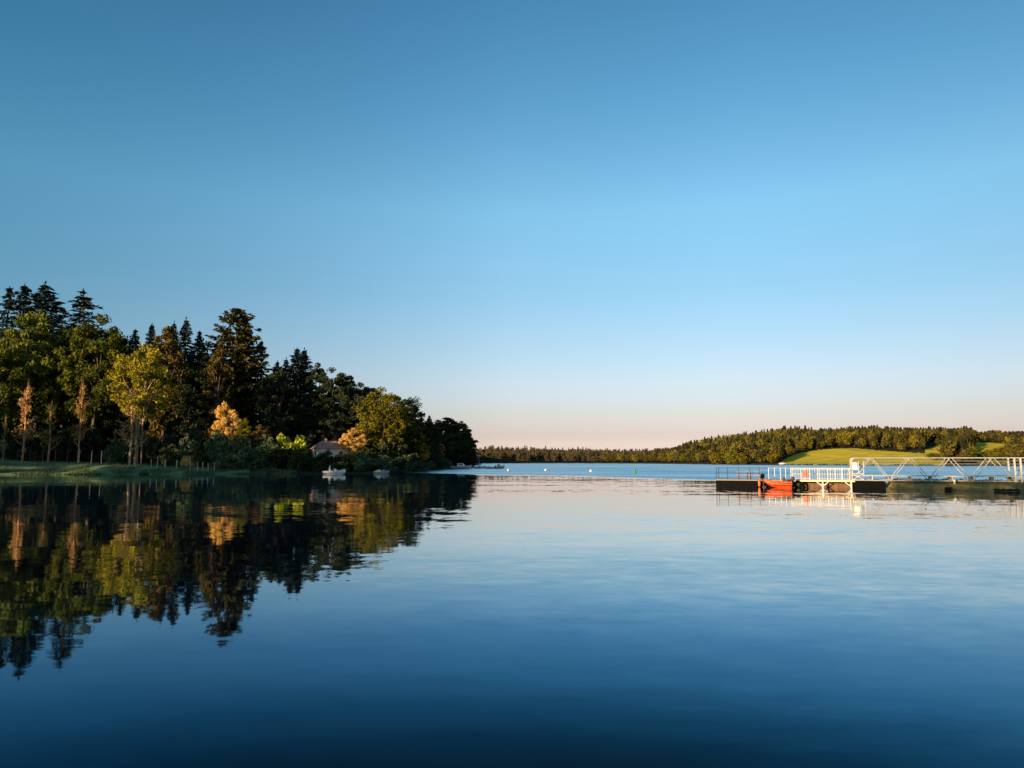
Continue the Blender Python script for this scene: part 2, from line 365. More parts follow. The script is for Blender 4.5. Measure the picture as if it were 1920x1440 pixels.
# ------------------------------------------------------------------ plants
def unit(v): return v / np.maximum(np.linalg.norm(v, axis=-1, keepdims=True), 1e-9)
def sprigs(rng, C, size, flat=0.0, aspect=.55, along=None):
    """leaf-sized rhombi at C; along: preferred direction of the long axis"""
    n = len(C); U = unit(rng.normal(size=(n, 3)))
    if along is not None: U = unit(along + .45 * rng.normal(size=(n, 3)))
    W_ = rng.normal(size=(n, 3)); W_[:, 2] *= (1 - flat); Vv = unit(np.cross(U, np.cross(U, W_)))
    s = np.asarray(size).reshape(-1, 1) * rng.uniform(.65, 1.3, (n, 1))
    U = U * s; Vv = Vv * s * aspect
    V = np.stack([C + U, C + Vv, C - U, C - Vv], 1).reshape(-1, 3)
    return V, np.arange(4 * n).reshape(-1, 4)
def merge(parts):
    Vs, Fs, b = [], [], 0
    for v, f in parts: Vs.append(v); Fs.append(f + b); b += len(v)
    return np.concatenate(Vs), np.concatenate(Fs)
def wood(paths, n=6):
    m = MB()
    for pts, r in paths: m.tube(pts, r, n, caps=False)
    me = bpy.data.meshes.new('trunk'); me.from_pydata(m.v, [], m.f); me.update()
    for q in me.polygons: q.use_smooth = True
    return me
def broadleaf(seed, h=20., w=13., base=.2, nc=150, nl=105, size=.27, open_=0.0, top=.5):
    rng = np.random.default_rng(seed)
    lob = [(unit(rng.normal(size=3)), rng.uniform(.15, .45)) for _ in range(9)]
    c0 = np.array([0, 0, h * (base + (1 - base) * top)]); rx = np.array([w / 2, w / 2, h * (1 - base) * .5])
    D = unit(rng.normal(size=(nc, 3))); rad_ = rng.uniform(.35, 1, nc) ** .5
    k = np.ones(nc) * .82
    for d_, a_ in lob: k = k + a_ * np.clip(D @ d_, 0, 1) ** 4
    k = np.minimum(k, 1.0)
    Cc = c0 + D * rx * (rad_ * k)[:, None]
    top_scale = 1 - .35 * np.clip((Cc[:, 2] - c0[2]) / rx[2], 0, 1) ** 2
    Cc[:, :2] *= top_scale[:, None]
    parts = []
    for c in Cc:
        cr = rng.uniform(.6, 1.25) * (w / 13) ** .6
        n = int(nl * rng.uniform(.6, 1.2)); q = unit(rng.normal(size=(n, 3))) * (rng.uniform(0, 1, (n, 1)) ** .45) * cr * np.array([1.15, 1.15, .75])
        parts.append(sprigs(rng, c + q, np.full(n, size), flat=.2))
    crown = np_mesh('crown', *merge(parts))
    t = [(Vector((0, 0, -.5)), .42), (Vector((.05, 0, h * base)), .33)]
    p0 = Vector((rng.normal() * .4, rng.normal() * .4, h * .55)); p1 = Vector((rng.normal() * .8, rng.normal() * .8, h * .88))
    paths = [([t[0][0], t[1][0], p0, p1], [.42, .32, .2, .05])]
    for c in Cc[rng.choice(nc, 13, replace=False)]:
        z0 = rng.uniform(base * .7, .6) * h; a = Vector((.05, 0, min(z0, c[2] * .8))); b = Vector(c); mid = a.lerp(b, .5) + Vector((0, 0, .4 + .05 * h))
        paths.append(([a, mid, b], [.15, .09, .03]))
    return crown, wood(paths)
def spruce(seed, h=30., w=10., base=.12, gap=0.0, size=.36, droop=.25, power=.8, irregular=.25, dens=1.0):
    rng = np.random.default_rng(seed); parts = []; z = h * base; lean = rng.normal(size=2) * .3
    C = []; A = []
    while z < h - .25:
        u = (z - h * base) / (h * (1 - base)); nb = rng.integers(6, 9)
        reach0 = w / 2 * (1 - u) ** power * (1 if u > .12 else .6 + u * 3.3)
        skip = rng.random() < gap
        ph = rng.uniform(0, 6.28)
        for b in range(nb):
            if skip and rng.random() < .75: continue
            reach = max(.25, reach0 * rng.uniform(1 - irregular * 1.6, 1 + irregular)); a = ph + b * 6.283 / nb + rng.normal() * .15
            n = int(max(4, reach * 9 * dens)); s = rng.uniform(.1, 1, n) ** .75
            dr = np.array([math.cos(a), math.sin(a), 0]); side = np.array([-math.sin(a), math.cos(a), 0])
            wd = .42 * (1 - s * .7) * min(1, reach / 2.5) * rng.normal(size=n)
            q = dr * (s * reach)[:, None] + side * wd[:, None]
            q[:, 2] += z - droop * reach * s + .12 * reach * s ** 3 - abs(rng.normal(size=n)) * .16 + (.35 * reach * s if u > .85 else 0)
            C.append(q); A.append(np.tile(dr * .8 + np.array([0, 0, -.45]), (n, 1)))
        z += rng.uniform(.45, .75) * (1.0 if u < .8 else .7)
    C = np.concatenate(C); A = np.concatenate(A)
    C[:, :2] += lean * (C[:, 2:3] / h) ** 2
    v, f = sprigs(rng, C, np.full(len(C), size), aspect=.38, along=A)
    tip = np.array([[lean[0], lean[1], h - .5 + .22 * k] for k in range(4)]); v2, f2 = sprigs(rng, tip, np.full(4, .3), along=np.tile([0, 0, 1.], (4, 1)), aspect=.3)
    crown = np_mesh('crown', *merge([(v, f), (v2, f2)]))
    return crown, wood([([(0, 0, -.5), (0, 0, h * .5), (lean[0], lean[1], h - .2)], [.38, .22, .03])])
def bush(seed, h=4., w=6., nl=2600, size=.2, spiky=0.0):
    rng = np.random.default_rng(seed); nc = 34; parts = []
    D = unit(rng.normal(size=(nc, 3))); D[:, 2] = abs(D[:, 2]); C = D * np.array([w / 2, w / 2, h * .86]) * rng.uniform(.3, .88, (nc, 1)) + [0, 0, .25]
    for c in C:
        n = nl // nc; cr = rng.uniform(.5, .95) * w / 6; q = unit(rng.normal(size=(n, 3))) * rng.uniform(0, 1, (n, 1)) ** .5 * cr * np.array([1, 1, .85 + spiky])
        al = None if spiky == 0 else np.tile([0, 0, 1.5], (n, 1))
        parts.append(sprigs(rng, np.maximum(c + q, [-99, -99, .02]), np.full(n, size), along=al))
    crown = np_mesh('foliage', *merge(parts))
    paths = [([(0, 0, -.3), Vector(c) * .5, Vector(c)], [.07, .05, .015]) for c in C[:9]]
    return crown, wood(paths, 5)
def bare(seed, h=14., w=6.):
    rng = np.random.default_rng(seed); paths = [([(0, 0, -.4), (.2, 0, h * .4), (-.1, .1, h * .75), (.1, 0, h)], [.26, .2, .12, .03])]
    tips = []
    for k in range(26):
        z = rng.uniform(.18, .92) * h; a = rng.uniform(0, 6.28); ln = w / 2 * (1.15 - z / h) * rng.uniform(.6, 1.2)
        e = Vector((math.cos(a) * ln, math.sin(a) * ln, z + ln * rng.uniform(.3, .9))); s0 = Vector((.05, 0, z)); m_ = s0.lerp(e, .5) + Vector((0, 0, -.12 * ln))
        paths.append(([s0, m_, e], [.10, .06, .02])); tips += [e, m_]
        for j in range(3):
            f_ = s0.lerp(e, rng.uniform(.4, .9)); paths.append(([f_, f_ + Vector(rng.normal(size=3) * .5 + [0, 0, .5])], [.035, .012])); tips.append(f_)
    tips = np.array([tuple(t) for t in tips]); C = np.repeat(tips, 6, 0) + rng.normal(size=(len(tips) * 6, 3)) * .32
    nz = 520; zz = rng.uniform(.1, .95, nz) * h; aa = rng.uniform(0, 6.28, nz); wave = np.sin(zz * 1.35 + seed) + .6 * np.sin(zz * 3.1 + 2 * seed); keep = wave > -.25; zz = zz[keep]; aa = aa[keep]; nz = len(zz); blob = .2 + .8 * np.clip(wave[keep] + .25 * rng.normal(size=nz), 0, 1.4)
    C2 = np.stack([np.cos(aa) * blob, np.sin(aa) * blob, zz], -1) * [1.3, 1.3, 1]
    C = np.concatenate([C, C2])
    return np_mesh('crown', *sprigs(rng, C, np.full(len(C), .17))), wood(paths, 5)

PR = {}
def proto(kind, n, fn): PR[kind] = [fn(k) for k in range(n)]
proto('broadleaf', 5, lambda k: broadleaf(10 + k))
proto('tallleaf', 3, lambda k: broadleaf(30 + k, h=20, w=9, base=.12, nc=120, nl=95, size=.28))
proto('openleaf', 2, lambda k: broadleaf(40 + k, h=20, w=13, base=.36, nc=105, nl=95, size=.27))
proto('spruce', 4, lambda k: spruce(50 + k))
proto('sparse_spruce', 3, lambda k: spruce(60 + k, gap=.3, irregular=.5, droop=.12, dens=.8))
proto('pine', 3, lambda k: spruce(70 + k, w=13, base=.25, gap=.12, irregular=.4, droop=-.05, power=.55, size=.42, dens=1.0))
proto('bush', 5, lambda k: bush(80 + k))
proto('reedbush', 2, lambda k: bush(90 + k, spiky=.3))
proto('bare', 3, lambda k: bare(95 + k))
NOM = {'broadleaf': (20, 13), 'tallleaf': (20, 9), 'openleaf': (20, 13), 'spruce': (30, 9), 'sparse_spruce': (30, 9), 'pine': (30, 13), 'bush': (4, 6), 'reedbush': (4, 6), 'bare': (14, 6)}
NAME = {'broadleaf': 'broadleaf_tree', 'tallleaf': 'broadleaf_tree', 'openleaf': 'broadleaf_tree', 'spruce': 'spruce_tree', 'sparse_spruce': 'spruce_tree', 'pine': 'pine_tree',
        'bush': 'bush', 'reedbush': 'bush', 'bare': 'bare_tree'}
rnd = random.Random(7)
cnt = {}
def tree(kind, loc, h, wd, leafm, label, group=None, bark='bark', rz=None, var=None, cat=None):
    """one plant: Empty at its foot > trunk, crown (meshes shared between copies, colours per object)"""
    k = cnt.get(kind, 0) if var is None else var; cnt[kind] = k + 1
    cm, tm = PR[kind][k % len(PR[kind])]
    nh, nw = NOM[kind]
    e = empty(NAME[kind], loc, rnd.uniform(0, 6.28) if rz is None else rz, (wd / nw, wd / nw, h / nh))
    isb = kind in ('bush', 'reedbush')
    tag(e, label, cat or ('bush' if isb else 'tree'), group)
    for nm, me, mt in (('foliage' if isb else 'crown', cm, leafm), ('stem' if isb else 'trunk', tm, bark)):
        if len(me.materials) == 0: me.materials.append(M[mt])
        o = bpy.data.objects.new(nm, me); link(o, e)
        o.material_slots[0].link = 'OBJECT'; o.material_slots[0].material = M[mt]
    return e
def tree_px(kind, px, top, wpx, Y, leafm, label, group=None, bark='bark', base=None, **k):
    g0 = G(px, Y); z0 = g0[2] if base is None else P(px, base, Y)[2]
    zt = P(px, top, Y)[2]
    return tree(kind, (g0[0], Y, z0), (zt - z0), wpx / FPX * Y, leafm, label, group, bark, **k)

CON = 'conifers along the back of the wood'
BRD = 'broadleaf trees along the front of the wood'
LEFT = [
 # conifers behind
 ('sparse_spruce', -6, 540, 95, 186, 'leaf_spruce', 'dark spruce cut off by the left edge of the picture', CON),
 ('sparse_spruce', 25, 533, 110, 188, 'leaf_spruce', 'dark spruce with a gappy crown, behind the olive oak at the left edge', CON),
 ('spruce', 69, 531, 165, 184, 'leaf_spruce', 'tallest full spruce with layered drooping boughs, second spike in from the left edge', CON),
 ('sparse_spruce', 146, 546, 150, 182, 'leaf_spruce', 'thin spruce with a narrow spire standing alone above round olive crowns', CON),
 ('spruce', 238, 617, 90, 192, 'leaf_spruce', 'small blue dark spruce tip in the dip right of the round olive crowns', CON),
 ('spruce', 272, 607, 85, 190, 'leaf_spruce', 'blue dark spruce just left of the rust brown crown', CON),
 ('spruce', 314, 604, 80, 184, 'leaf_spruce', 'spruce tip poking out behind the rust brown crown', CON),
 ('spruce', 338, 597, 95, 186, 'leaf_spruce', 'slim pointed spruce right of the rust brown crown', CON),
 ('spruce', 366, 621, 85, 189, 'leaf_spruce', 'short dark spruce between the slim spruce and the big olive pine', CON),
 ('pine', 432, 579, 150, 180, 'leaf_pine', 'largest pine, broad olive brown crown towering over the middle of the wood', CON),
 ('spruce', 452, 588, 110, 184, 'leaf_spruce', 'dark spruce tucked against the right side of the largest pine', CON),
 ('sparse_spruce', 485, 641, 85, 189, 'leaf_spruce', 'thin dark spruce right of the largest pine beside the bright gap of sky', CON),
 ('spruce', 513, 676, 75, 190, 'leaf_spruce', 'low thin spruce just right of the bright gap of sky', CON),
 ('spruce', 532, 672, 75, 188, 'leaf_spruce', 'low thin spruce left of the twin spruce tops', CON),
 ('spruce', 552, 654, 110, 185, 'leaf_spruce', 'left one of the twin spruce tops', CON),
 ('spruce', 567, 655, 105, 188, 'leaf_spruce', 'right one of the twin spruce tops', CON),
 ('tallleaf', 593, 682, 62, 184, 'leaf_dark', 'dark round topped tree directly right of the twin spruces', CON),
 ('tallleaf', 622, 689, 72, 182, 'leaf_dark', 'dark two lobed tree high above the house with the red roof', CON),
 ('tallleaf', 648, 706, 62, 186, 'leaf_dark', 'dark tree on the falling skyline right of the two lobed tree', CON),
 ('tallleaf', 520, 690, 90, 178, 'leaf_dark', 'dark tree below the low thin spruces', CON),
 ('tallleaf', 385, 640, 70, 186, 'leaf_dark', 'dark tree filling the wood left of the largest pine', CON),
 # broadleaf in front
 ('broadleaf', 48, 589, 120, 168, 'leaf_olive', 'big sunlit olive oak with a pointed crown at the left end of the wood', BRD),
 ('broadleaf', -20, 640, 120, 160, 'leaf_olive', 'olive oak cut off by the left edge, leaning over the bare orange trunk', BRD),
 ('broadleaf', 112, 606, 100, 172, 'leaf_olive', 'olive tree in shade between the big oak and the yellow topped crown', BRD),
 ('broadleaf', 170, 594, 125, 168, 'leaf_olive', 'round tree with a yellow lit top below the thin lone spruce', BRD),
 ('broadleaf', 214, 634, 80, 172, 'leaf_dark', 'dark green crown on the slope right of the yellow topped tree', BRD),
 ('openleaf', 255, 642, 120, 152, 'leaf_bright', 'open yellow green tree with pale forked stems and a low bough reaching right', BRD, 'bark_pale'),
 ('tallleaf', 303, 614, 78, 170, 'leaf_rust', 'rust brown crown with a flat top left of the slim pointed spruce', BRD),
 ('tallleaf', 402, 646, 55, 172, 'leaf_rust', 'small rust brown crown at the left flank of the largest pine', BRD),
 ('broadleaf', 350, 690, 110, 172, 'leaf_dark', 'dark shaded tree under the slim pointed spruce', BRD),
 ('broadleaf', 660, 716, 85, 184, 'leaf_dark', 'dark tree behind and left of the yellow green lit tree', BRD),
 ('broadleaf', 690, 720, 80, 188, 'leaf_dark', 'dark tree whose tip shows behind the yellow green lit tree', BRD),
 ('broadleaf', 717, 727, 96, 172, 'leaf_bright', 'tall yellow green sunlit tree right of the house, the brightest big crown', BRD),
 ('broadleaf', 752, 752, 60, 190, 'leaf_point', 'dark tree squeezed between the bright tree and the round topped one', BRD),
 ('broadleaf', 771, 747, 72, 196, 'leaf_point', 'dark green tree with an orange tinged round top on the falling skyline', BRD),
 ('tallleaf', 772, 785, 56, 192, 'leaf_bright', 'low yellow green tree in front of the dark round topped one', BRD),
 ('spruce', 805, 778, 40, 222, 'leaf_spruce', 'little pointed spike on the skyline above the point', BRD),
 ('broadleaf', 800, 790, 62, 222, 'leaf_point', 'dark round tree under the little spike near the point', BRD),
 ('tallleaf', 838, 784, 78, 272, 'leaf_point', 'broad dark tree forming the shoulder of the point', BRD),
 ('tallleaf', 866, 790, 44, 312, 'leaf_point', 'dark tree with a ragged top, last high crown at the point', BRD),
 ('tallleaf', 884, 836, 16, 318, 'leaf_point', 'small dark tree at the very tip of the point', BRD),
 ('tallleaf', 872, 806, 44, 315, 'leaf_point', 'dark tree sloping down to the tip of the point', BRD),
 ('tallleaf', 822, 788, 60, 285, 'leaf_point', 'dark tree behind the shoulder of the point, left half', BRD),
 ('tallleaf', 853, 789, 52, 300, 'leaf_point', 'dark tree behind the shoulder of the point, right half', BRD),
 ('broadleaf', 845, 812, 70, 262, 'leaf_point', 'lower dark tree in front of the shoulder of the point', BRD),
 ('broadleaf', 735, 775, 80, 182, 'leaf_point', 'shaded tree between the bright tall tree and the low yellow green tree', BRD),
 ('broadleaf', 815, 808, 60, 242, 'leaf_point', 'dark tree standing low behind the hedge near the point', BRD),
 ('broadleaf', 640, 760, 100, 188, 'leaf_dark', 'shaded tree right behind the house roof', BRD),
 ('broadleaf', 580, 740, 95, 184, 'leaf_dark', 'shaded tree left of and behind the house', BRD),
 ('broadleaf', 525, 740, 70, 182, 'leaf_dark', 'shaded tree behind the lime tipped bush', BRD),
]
for r_ in LEFT:
    kind, px, top, wpx, Y, lm, lab, grp = r_[:8]
    if 'spruce' in kind and px < 160: wpx *= 1.25
    tree_px(kind, px, top, wpx * 1.12, Y, lm, lab, grp, r_[8] if len(r_) > 8 else 'bark')
UND = 'young trees and bushes along the foot of the wood'
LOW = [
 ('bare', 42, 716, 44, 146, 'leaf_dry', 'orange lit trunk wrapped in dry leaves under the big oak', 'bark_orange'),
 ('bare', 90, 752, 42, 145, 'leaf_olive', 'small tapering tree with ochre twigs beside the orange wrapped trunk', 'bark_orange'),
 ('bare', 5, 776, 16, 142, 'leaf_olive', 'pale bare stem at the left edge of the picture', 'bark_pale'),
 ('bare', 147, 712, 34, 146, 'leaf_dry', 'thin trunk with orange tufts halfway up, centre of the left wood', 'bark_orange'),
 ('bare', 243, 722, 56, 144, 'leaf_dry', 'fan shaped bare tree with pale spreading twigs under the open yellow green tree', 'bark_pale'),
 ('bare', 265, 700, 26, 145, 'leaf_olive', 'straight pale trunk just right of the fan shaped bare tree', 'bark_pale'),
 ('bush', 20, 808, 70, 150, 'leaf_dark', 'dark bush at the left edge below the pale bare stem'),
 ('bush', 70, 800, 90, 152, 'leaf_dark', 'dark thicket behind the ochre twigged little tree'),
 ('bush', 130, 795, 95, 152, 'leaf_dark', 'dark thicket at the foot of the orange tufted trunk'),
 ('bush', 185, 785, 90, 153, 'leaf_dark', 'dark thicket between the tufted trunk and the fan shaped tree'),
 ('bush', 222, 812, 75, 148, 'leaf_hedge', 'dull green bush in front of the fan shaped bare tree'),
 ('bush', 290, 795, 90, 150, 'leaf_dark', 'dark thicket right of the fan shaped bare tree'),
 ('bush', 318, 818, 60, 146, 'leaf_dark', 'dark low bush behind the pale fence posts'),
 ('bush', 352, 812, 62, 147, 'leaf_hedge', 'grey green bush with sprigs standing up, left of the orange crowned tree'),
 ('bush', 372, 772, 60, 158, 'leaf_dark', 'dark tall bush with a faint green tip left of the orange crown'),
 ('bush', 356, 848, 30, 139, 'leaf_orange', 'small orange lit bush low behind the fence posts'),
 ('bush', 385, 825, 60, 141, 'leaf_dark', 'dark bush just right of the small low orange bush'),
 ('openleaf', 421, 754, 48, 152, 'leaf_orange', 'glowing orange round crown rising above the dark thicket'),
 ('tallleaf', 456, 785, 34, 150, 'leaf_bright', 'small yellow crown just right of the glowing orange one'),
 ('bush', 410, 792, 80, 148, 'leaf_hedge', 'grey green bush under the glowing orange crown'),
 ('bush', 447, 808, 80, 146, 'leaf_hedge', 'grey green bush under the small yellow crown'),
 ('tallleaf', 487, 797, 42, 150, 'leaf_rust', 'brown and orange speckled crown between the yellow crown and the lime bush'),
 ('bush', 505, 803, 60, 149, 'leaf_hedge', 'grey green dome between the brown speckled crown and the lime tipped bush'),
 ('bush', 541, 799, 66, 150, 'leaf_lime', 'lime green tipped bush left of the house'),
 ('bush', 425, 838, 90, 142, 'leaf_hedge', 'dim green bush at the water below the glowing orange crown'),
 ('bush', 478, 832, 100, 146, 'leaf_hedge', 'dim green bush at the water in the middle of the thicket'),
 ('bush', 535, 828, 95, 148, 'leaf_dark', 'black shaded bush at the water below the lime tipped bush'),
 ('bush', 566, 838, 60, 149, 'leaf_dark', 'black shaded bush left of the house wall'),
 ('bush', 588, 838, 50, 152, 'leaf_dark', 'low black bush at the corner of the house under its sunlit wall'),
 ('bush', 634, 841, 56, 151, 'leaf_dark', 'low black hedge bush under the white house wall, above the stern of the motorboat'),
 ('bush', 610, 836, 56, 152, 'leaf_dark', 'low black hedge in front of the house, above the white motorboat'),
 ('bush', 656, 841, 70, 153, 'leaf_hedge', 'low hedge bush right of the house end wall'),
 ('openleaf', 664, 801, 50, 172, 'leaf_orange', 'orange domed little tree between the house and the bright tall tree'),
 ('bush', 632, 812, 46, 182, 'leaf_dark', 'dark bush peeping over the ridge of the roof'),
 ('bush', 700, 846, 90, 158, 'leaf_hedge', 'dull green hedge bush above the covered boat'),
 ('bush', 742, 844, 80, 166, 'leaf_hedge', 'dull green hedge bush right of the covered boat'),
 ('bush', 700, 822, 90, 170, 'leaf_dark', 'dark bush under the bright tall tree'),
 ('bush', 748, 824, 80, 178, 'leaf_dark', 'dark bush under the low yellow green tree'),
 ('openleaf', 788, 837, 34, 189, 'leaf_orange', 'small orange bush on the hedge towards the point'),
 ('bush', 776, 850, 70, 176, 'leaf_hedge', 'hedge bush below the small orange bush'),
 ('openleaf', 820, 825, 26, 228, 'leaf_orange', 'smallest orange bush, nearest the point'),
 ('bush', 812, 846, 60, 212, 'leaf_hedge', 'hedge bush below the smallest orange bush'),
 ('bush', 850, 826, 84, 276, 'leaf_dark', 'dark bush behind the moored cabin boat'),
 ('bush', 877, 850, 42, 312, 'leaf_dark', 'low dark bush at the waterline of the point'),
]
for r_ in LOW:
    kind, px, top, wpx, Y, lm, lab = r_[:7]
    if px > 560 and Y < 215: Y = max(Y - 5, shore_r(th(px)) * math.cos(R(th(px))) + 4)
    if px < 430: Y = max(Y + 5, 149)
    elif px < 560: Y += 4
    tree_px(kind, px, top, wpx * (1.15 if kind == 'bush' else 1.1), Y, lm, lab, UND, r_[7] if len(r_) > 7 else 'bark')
# depth of the wood: shaded trees behind, seen only as dark shapes between the others
DEEP = 'shaded trees deep inside the wood'
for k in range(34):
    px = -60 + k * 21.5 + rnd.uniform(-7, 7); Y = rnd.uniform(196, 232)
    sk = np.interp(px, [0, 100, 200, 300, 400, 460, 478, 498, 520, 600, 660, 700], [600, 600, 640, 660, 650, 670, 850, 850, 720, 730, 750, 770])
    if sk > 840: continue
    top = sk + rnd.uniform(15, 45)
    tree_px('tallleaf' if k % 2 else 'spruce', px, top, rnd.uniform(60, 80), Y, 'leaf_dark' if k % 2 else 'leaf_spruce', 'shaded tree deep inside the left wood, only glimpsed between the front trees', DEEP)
# the wood goes on along the shore left of the picture; its shadow falls on the bank
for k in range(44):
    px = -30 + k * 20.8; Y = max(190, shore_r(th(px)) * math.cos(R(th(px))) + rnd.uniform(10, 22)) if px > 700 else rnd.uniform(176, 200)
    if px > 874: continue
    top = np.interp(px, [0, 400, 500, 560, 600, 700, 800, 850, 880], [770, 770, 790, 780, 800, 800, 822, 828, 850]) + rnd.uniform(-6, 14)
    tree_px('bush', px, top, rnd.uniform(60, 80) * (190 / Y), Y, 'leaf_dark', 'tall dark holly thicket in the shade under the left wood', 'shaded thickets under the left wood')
OFFH = .64
OFF = 'shore trees beyond the left side of the view'
for k, (x_, y_, h_, w_) in enumerate([(-205, 118, 25, 15), (-192, 110, 22, 16), (-176, 104, 27, 15), (-163, 112, 19, 14), (-150, 100, 17, 16), (-137, 96, 26, 15), (-124, 99, 27, 15), (-112, 93, 24, 14),
                                      (-101, 92, 21, 13), (-92, 96, 18, 13), (-215, 130, 24, 15), (-230, 145, 24, 16), (-145, 120, 22, 15), (-104, 66, 27, 14), (-111, 73, 27, 14), (-97, 60, 26, 13), (-92, 54, 26, 12), (-118, 81, 27, 14), (-128, 112, 22, 15), (-170, 128, 24, 15)]):
    tree('broadleaf', (x_, y_, gz(x_, y_)), h_ * OFFH, w_, 'leaf_dark', 'broadleaf tree on the near shore beyond the left edge of the view', OFF)

for x_, y_, h_ in ((-44, -17, 12.2), (-37.5, -16, 14.2), (-32, -17, 13.6), (-26.5, -18.5, 14.4)):
    tree('broadleaf', (x_, y_, gz(x_, y_)), h_, 8.5, 'leaf_dark', 'broadleaf tree on the shore behind the viewer', 'shore trees behind the viewer')

# ------------------------------------------------------------------ the wooded hills across the lake
def far_proto(seed, conifer, n=230, sz=1.0):
    rng = np.random.default_rng(seed)
    if conifer:
        u = rng.uniform(0, 1, n) ** .8; a = rng.uniform(0, 6.28, n); r_ = (1 - u) ** .8 * 2.6 * rng.uniform(.4, 1.05, n)
        C = np.stack([np.cos(a) * r_, np.sin(a) * r_, 1.5 + u * 10.6], -1)
    else:
        lob = unit(rng.normal(size=(26, 3))) * np.array([2.3, 2.3, 3.5]) * rng.uniform(.3, 1, (26, 1)) ** .5; c = lob[rng.integers(0, 26, n)]
        C = c + unit(rng.normal(size=(n, 3))) * rng.uniform(.4, 1.7, (n, 1)) + [0, 0, 6.4]
        nk = n // 3; C[:nk] = unit(rng.normal(size=(nk, 3))) * rng.uniform(.1, 1, (nk, 1)) * [2.6, 2.6, 4.2] + [0, 0, 5.6]
    return sprigs(rng, C, np.full(n, (.62 if not conifer else .55) * sz), flat=.2, aspect=.7)
FP = [far_proto(200 + k, k % 3 == 0) for k in range(9)]
FPE = [far_proto(200 + k, k % 3 == 0, 950, .6) for k in range(9)]
SKY = [(880, 838), (900, 838), (925, 834), (1000, 835), (1050, 838), (1095, 836.5), (1160, 841), (1225, 840), (1262, 838), (1285, 828), (1300, 824), (1322, 817), (1350, 812), (1385, 808), (1415, 807), (1440, 803), (1460, 798),
       (1480, 797), (1500, 799), (1512, 796), (1530, 802), (1560, 801), (1600, 799), (1640, 796), (1660, 799), (1700, 801), (1740, 799), (1765, 800), (1790, 802), (1812, 797), (1822, 801), (1836, 809), (1860, 806), (1890, 807), (1920, 808), (2100, 812)]
def skyline(px): return np.interp(px, [a for a, _ in SKY], [b for _, b in SKY])
SHADE = {}
def place_far(px, Y, hh, rng, jit=1.2):
    x = (px - 960) / FPX * Y; z = gz(x, Y)
    base_py = HY - (z - CAMH) / Y * FPX
    lim = skyline(px) + abs(rng.normal()) * jit
    top_py = HY - (z + hh - CAMH) / Y * FPX
    if top_py < lim: hh = (HY - lim) / FPX * Y + CAMH - z
    return x, z, hh, base_py
def in_field_view(px, base_py):
    if 1455 < px < 1728 and base_py > ftop(px) - .5: return True
    if 1728 <= px < 1766 and base_py > 835: return True
    if 1822 < px < 1888 and base_py > 833: return True
    return False
def forest(name, label, pxr, Yfun, n, hr, seed, lm, ridge=True, ridgeY=None, kindname='wood'):
    rng = np.random.default_rng(seed); parts = []; mis = []
    items = []
    for _ in range(n):
        px = rng.uniform(*pxr); y0, y1 = Yfun(px); u = rng.random() ** 1.0; items.append((px, y0 + (y1 - y0) * u, rng.uniform(*hr), 2.5))
    if ridge:
        for px in np.arange(pxr[0], pxr[1], 5.5):
            y0, y1 = Yfun(px); items.append((px + rng.normal() * 1.5, y1 * rng.uniform(.97, 1.03), 60, 1.2))
    for px, Y, hh, jit in items:
        x, z, hh, bp = place_far(px, Y, hh, rng, jit)
        if hh < 3.5 or in_field_view(px, bp): continue
        hh = min(hh, 19)
        fk = int(rng.integers(0, len(FP)))
        if hh > 17 and fk % 3 == 0 and rng.random() < .6: fk += 1
        v, f = FP[fk]; u_ = rng.random()
        mis.append(np.full(len(f), 2 if fk % 3 == 0 else (1 if u_ < .3 else 0)))
        a = rng.uniform(0, 6.28); ca, sa = math.cos(a), math.sin(a); kw = (hh / 12) ** .6 * rng.uniform(.9, 1.25)
        q = np.empty_like(v); q[:, 0] = (v[:, 0] * ca - v[:, 1] * sa) * kw + x; q[:, 1] = (v[:, 0] * sa + v[:, 1] * ca) * kw + Y; q[:, 2] = v[:, 2] * hh / 12 + z - .3
        parts.append((q, f))
    v_, f_ = merge(parts); me = np_mesh(name, v_, f_, mi=np.concatenate(mis))
    for q in (lm if isinstance(lm, tuple) else (lm,) * 3): me.materials.append(M[q])
    o = new(name, me, None); tag(o, label, 'wood', kind='stuff'); return o
def shY(px): t = th(px); return float(shore_r(t)) * math.cos(R(t))
forest('distant_wood', 'low brown wood along the far end of the lake', (885, 1275), lambda px: (shY(px) + 8, shY(px) + 330), 900, (8, 14), 11, 'leaf_distant')
forest('hillside_wood', 'dense olive wood covering the hill across the lake', (1225, 1500), lambda px: (shY(px) + 6, shY(px) + 330), 1000, (6, 15), 12, ('leaf_far', 'leaf_farolive', 'leaf_farcon'))
forest('hilltop_wood', 'dark wood along the hilltop above the yellow meadow', (1490, 2060), lambda px: (shY(px) + (95 if px < 1735 else 12), shY(px) + 335), 1900, (6, 15), 13, ('leaf_far', 'leaf_farolive', 'leaf_farcon'))

def far_tree(px, top, wpx, base, Y, lm, label, group, name='broadleaf_tree', cat='tree', k=0):
    v, f = FPE[(1, 2, 4, 5, 7, 8)[k % 6] if name != 'conifer_tree' else (0, 3, 6)[k % 3]]
    me = FM.get((name, k % 6))
    if me is None:
        q = v / np.array([3.8, 3.8, 12.0]); me = np_mesh('far_crown', q, f); FM[(name, k % 6)] = me; me.materials.append(M[lm])
    x = X(px, Y); zb = gz(x, Y) - .3; zt = P(px, top, Y)[2]; rw = wpx / FPX * Y / 2
    o = bpy.data.objects.new(name, me); link(o); o.location = (x, Y, zb); o.scale = (rw, rw, max(2, zt - zb)); o.rotation_euler = (0, 0, px * 1.7)
    o.material_slots[0].link = 'OBJECT'; o.material_slots[0].material = M[lm]
    tag(o, label, cat, group); return o
FM = {}
EDGE = 'trees at the edges of the meadow across the lake'
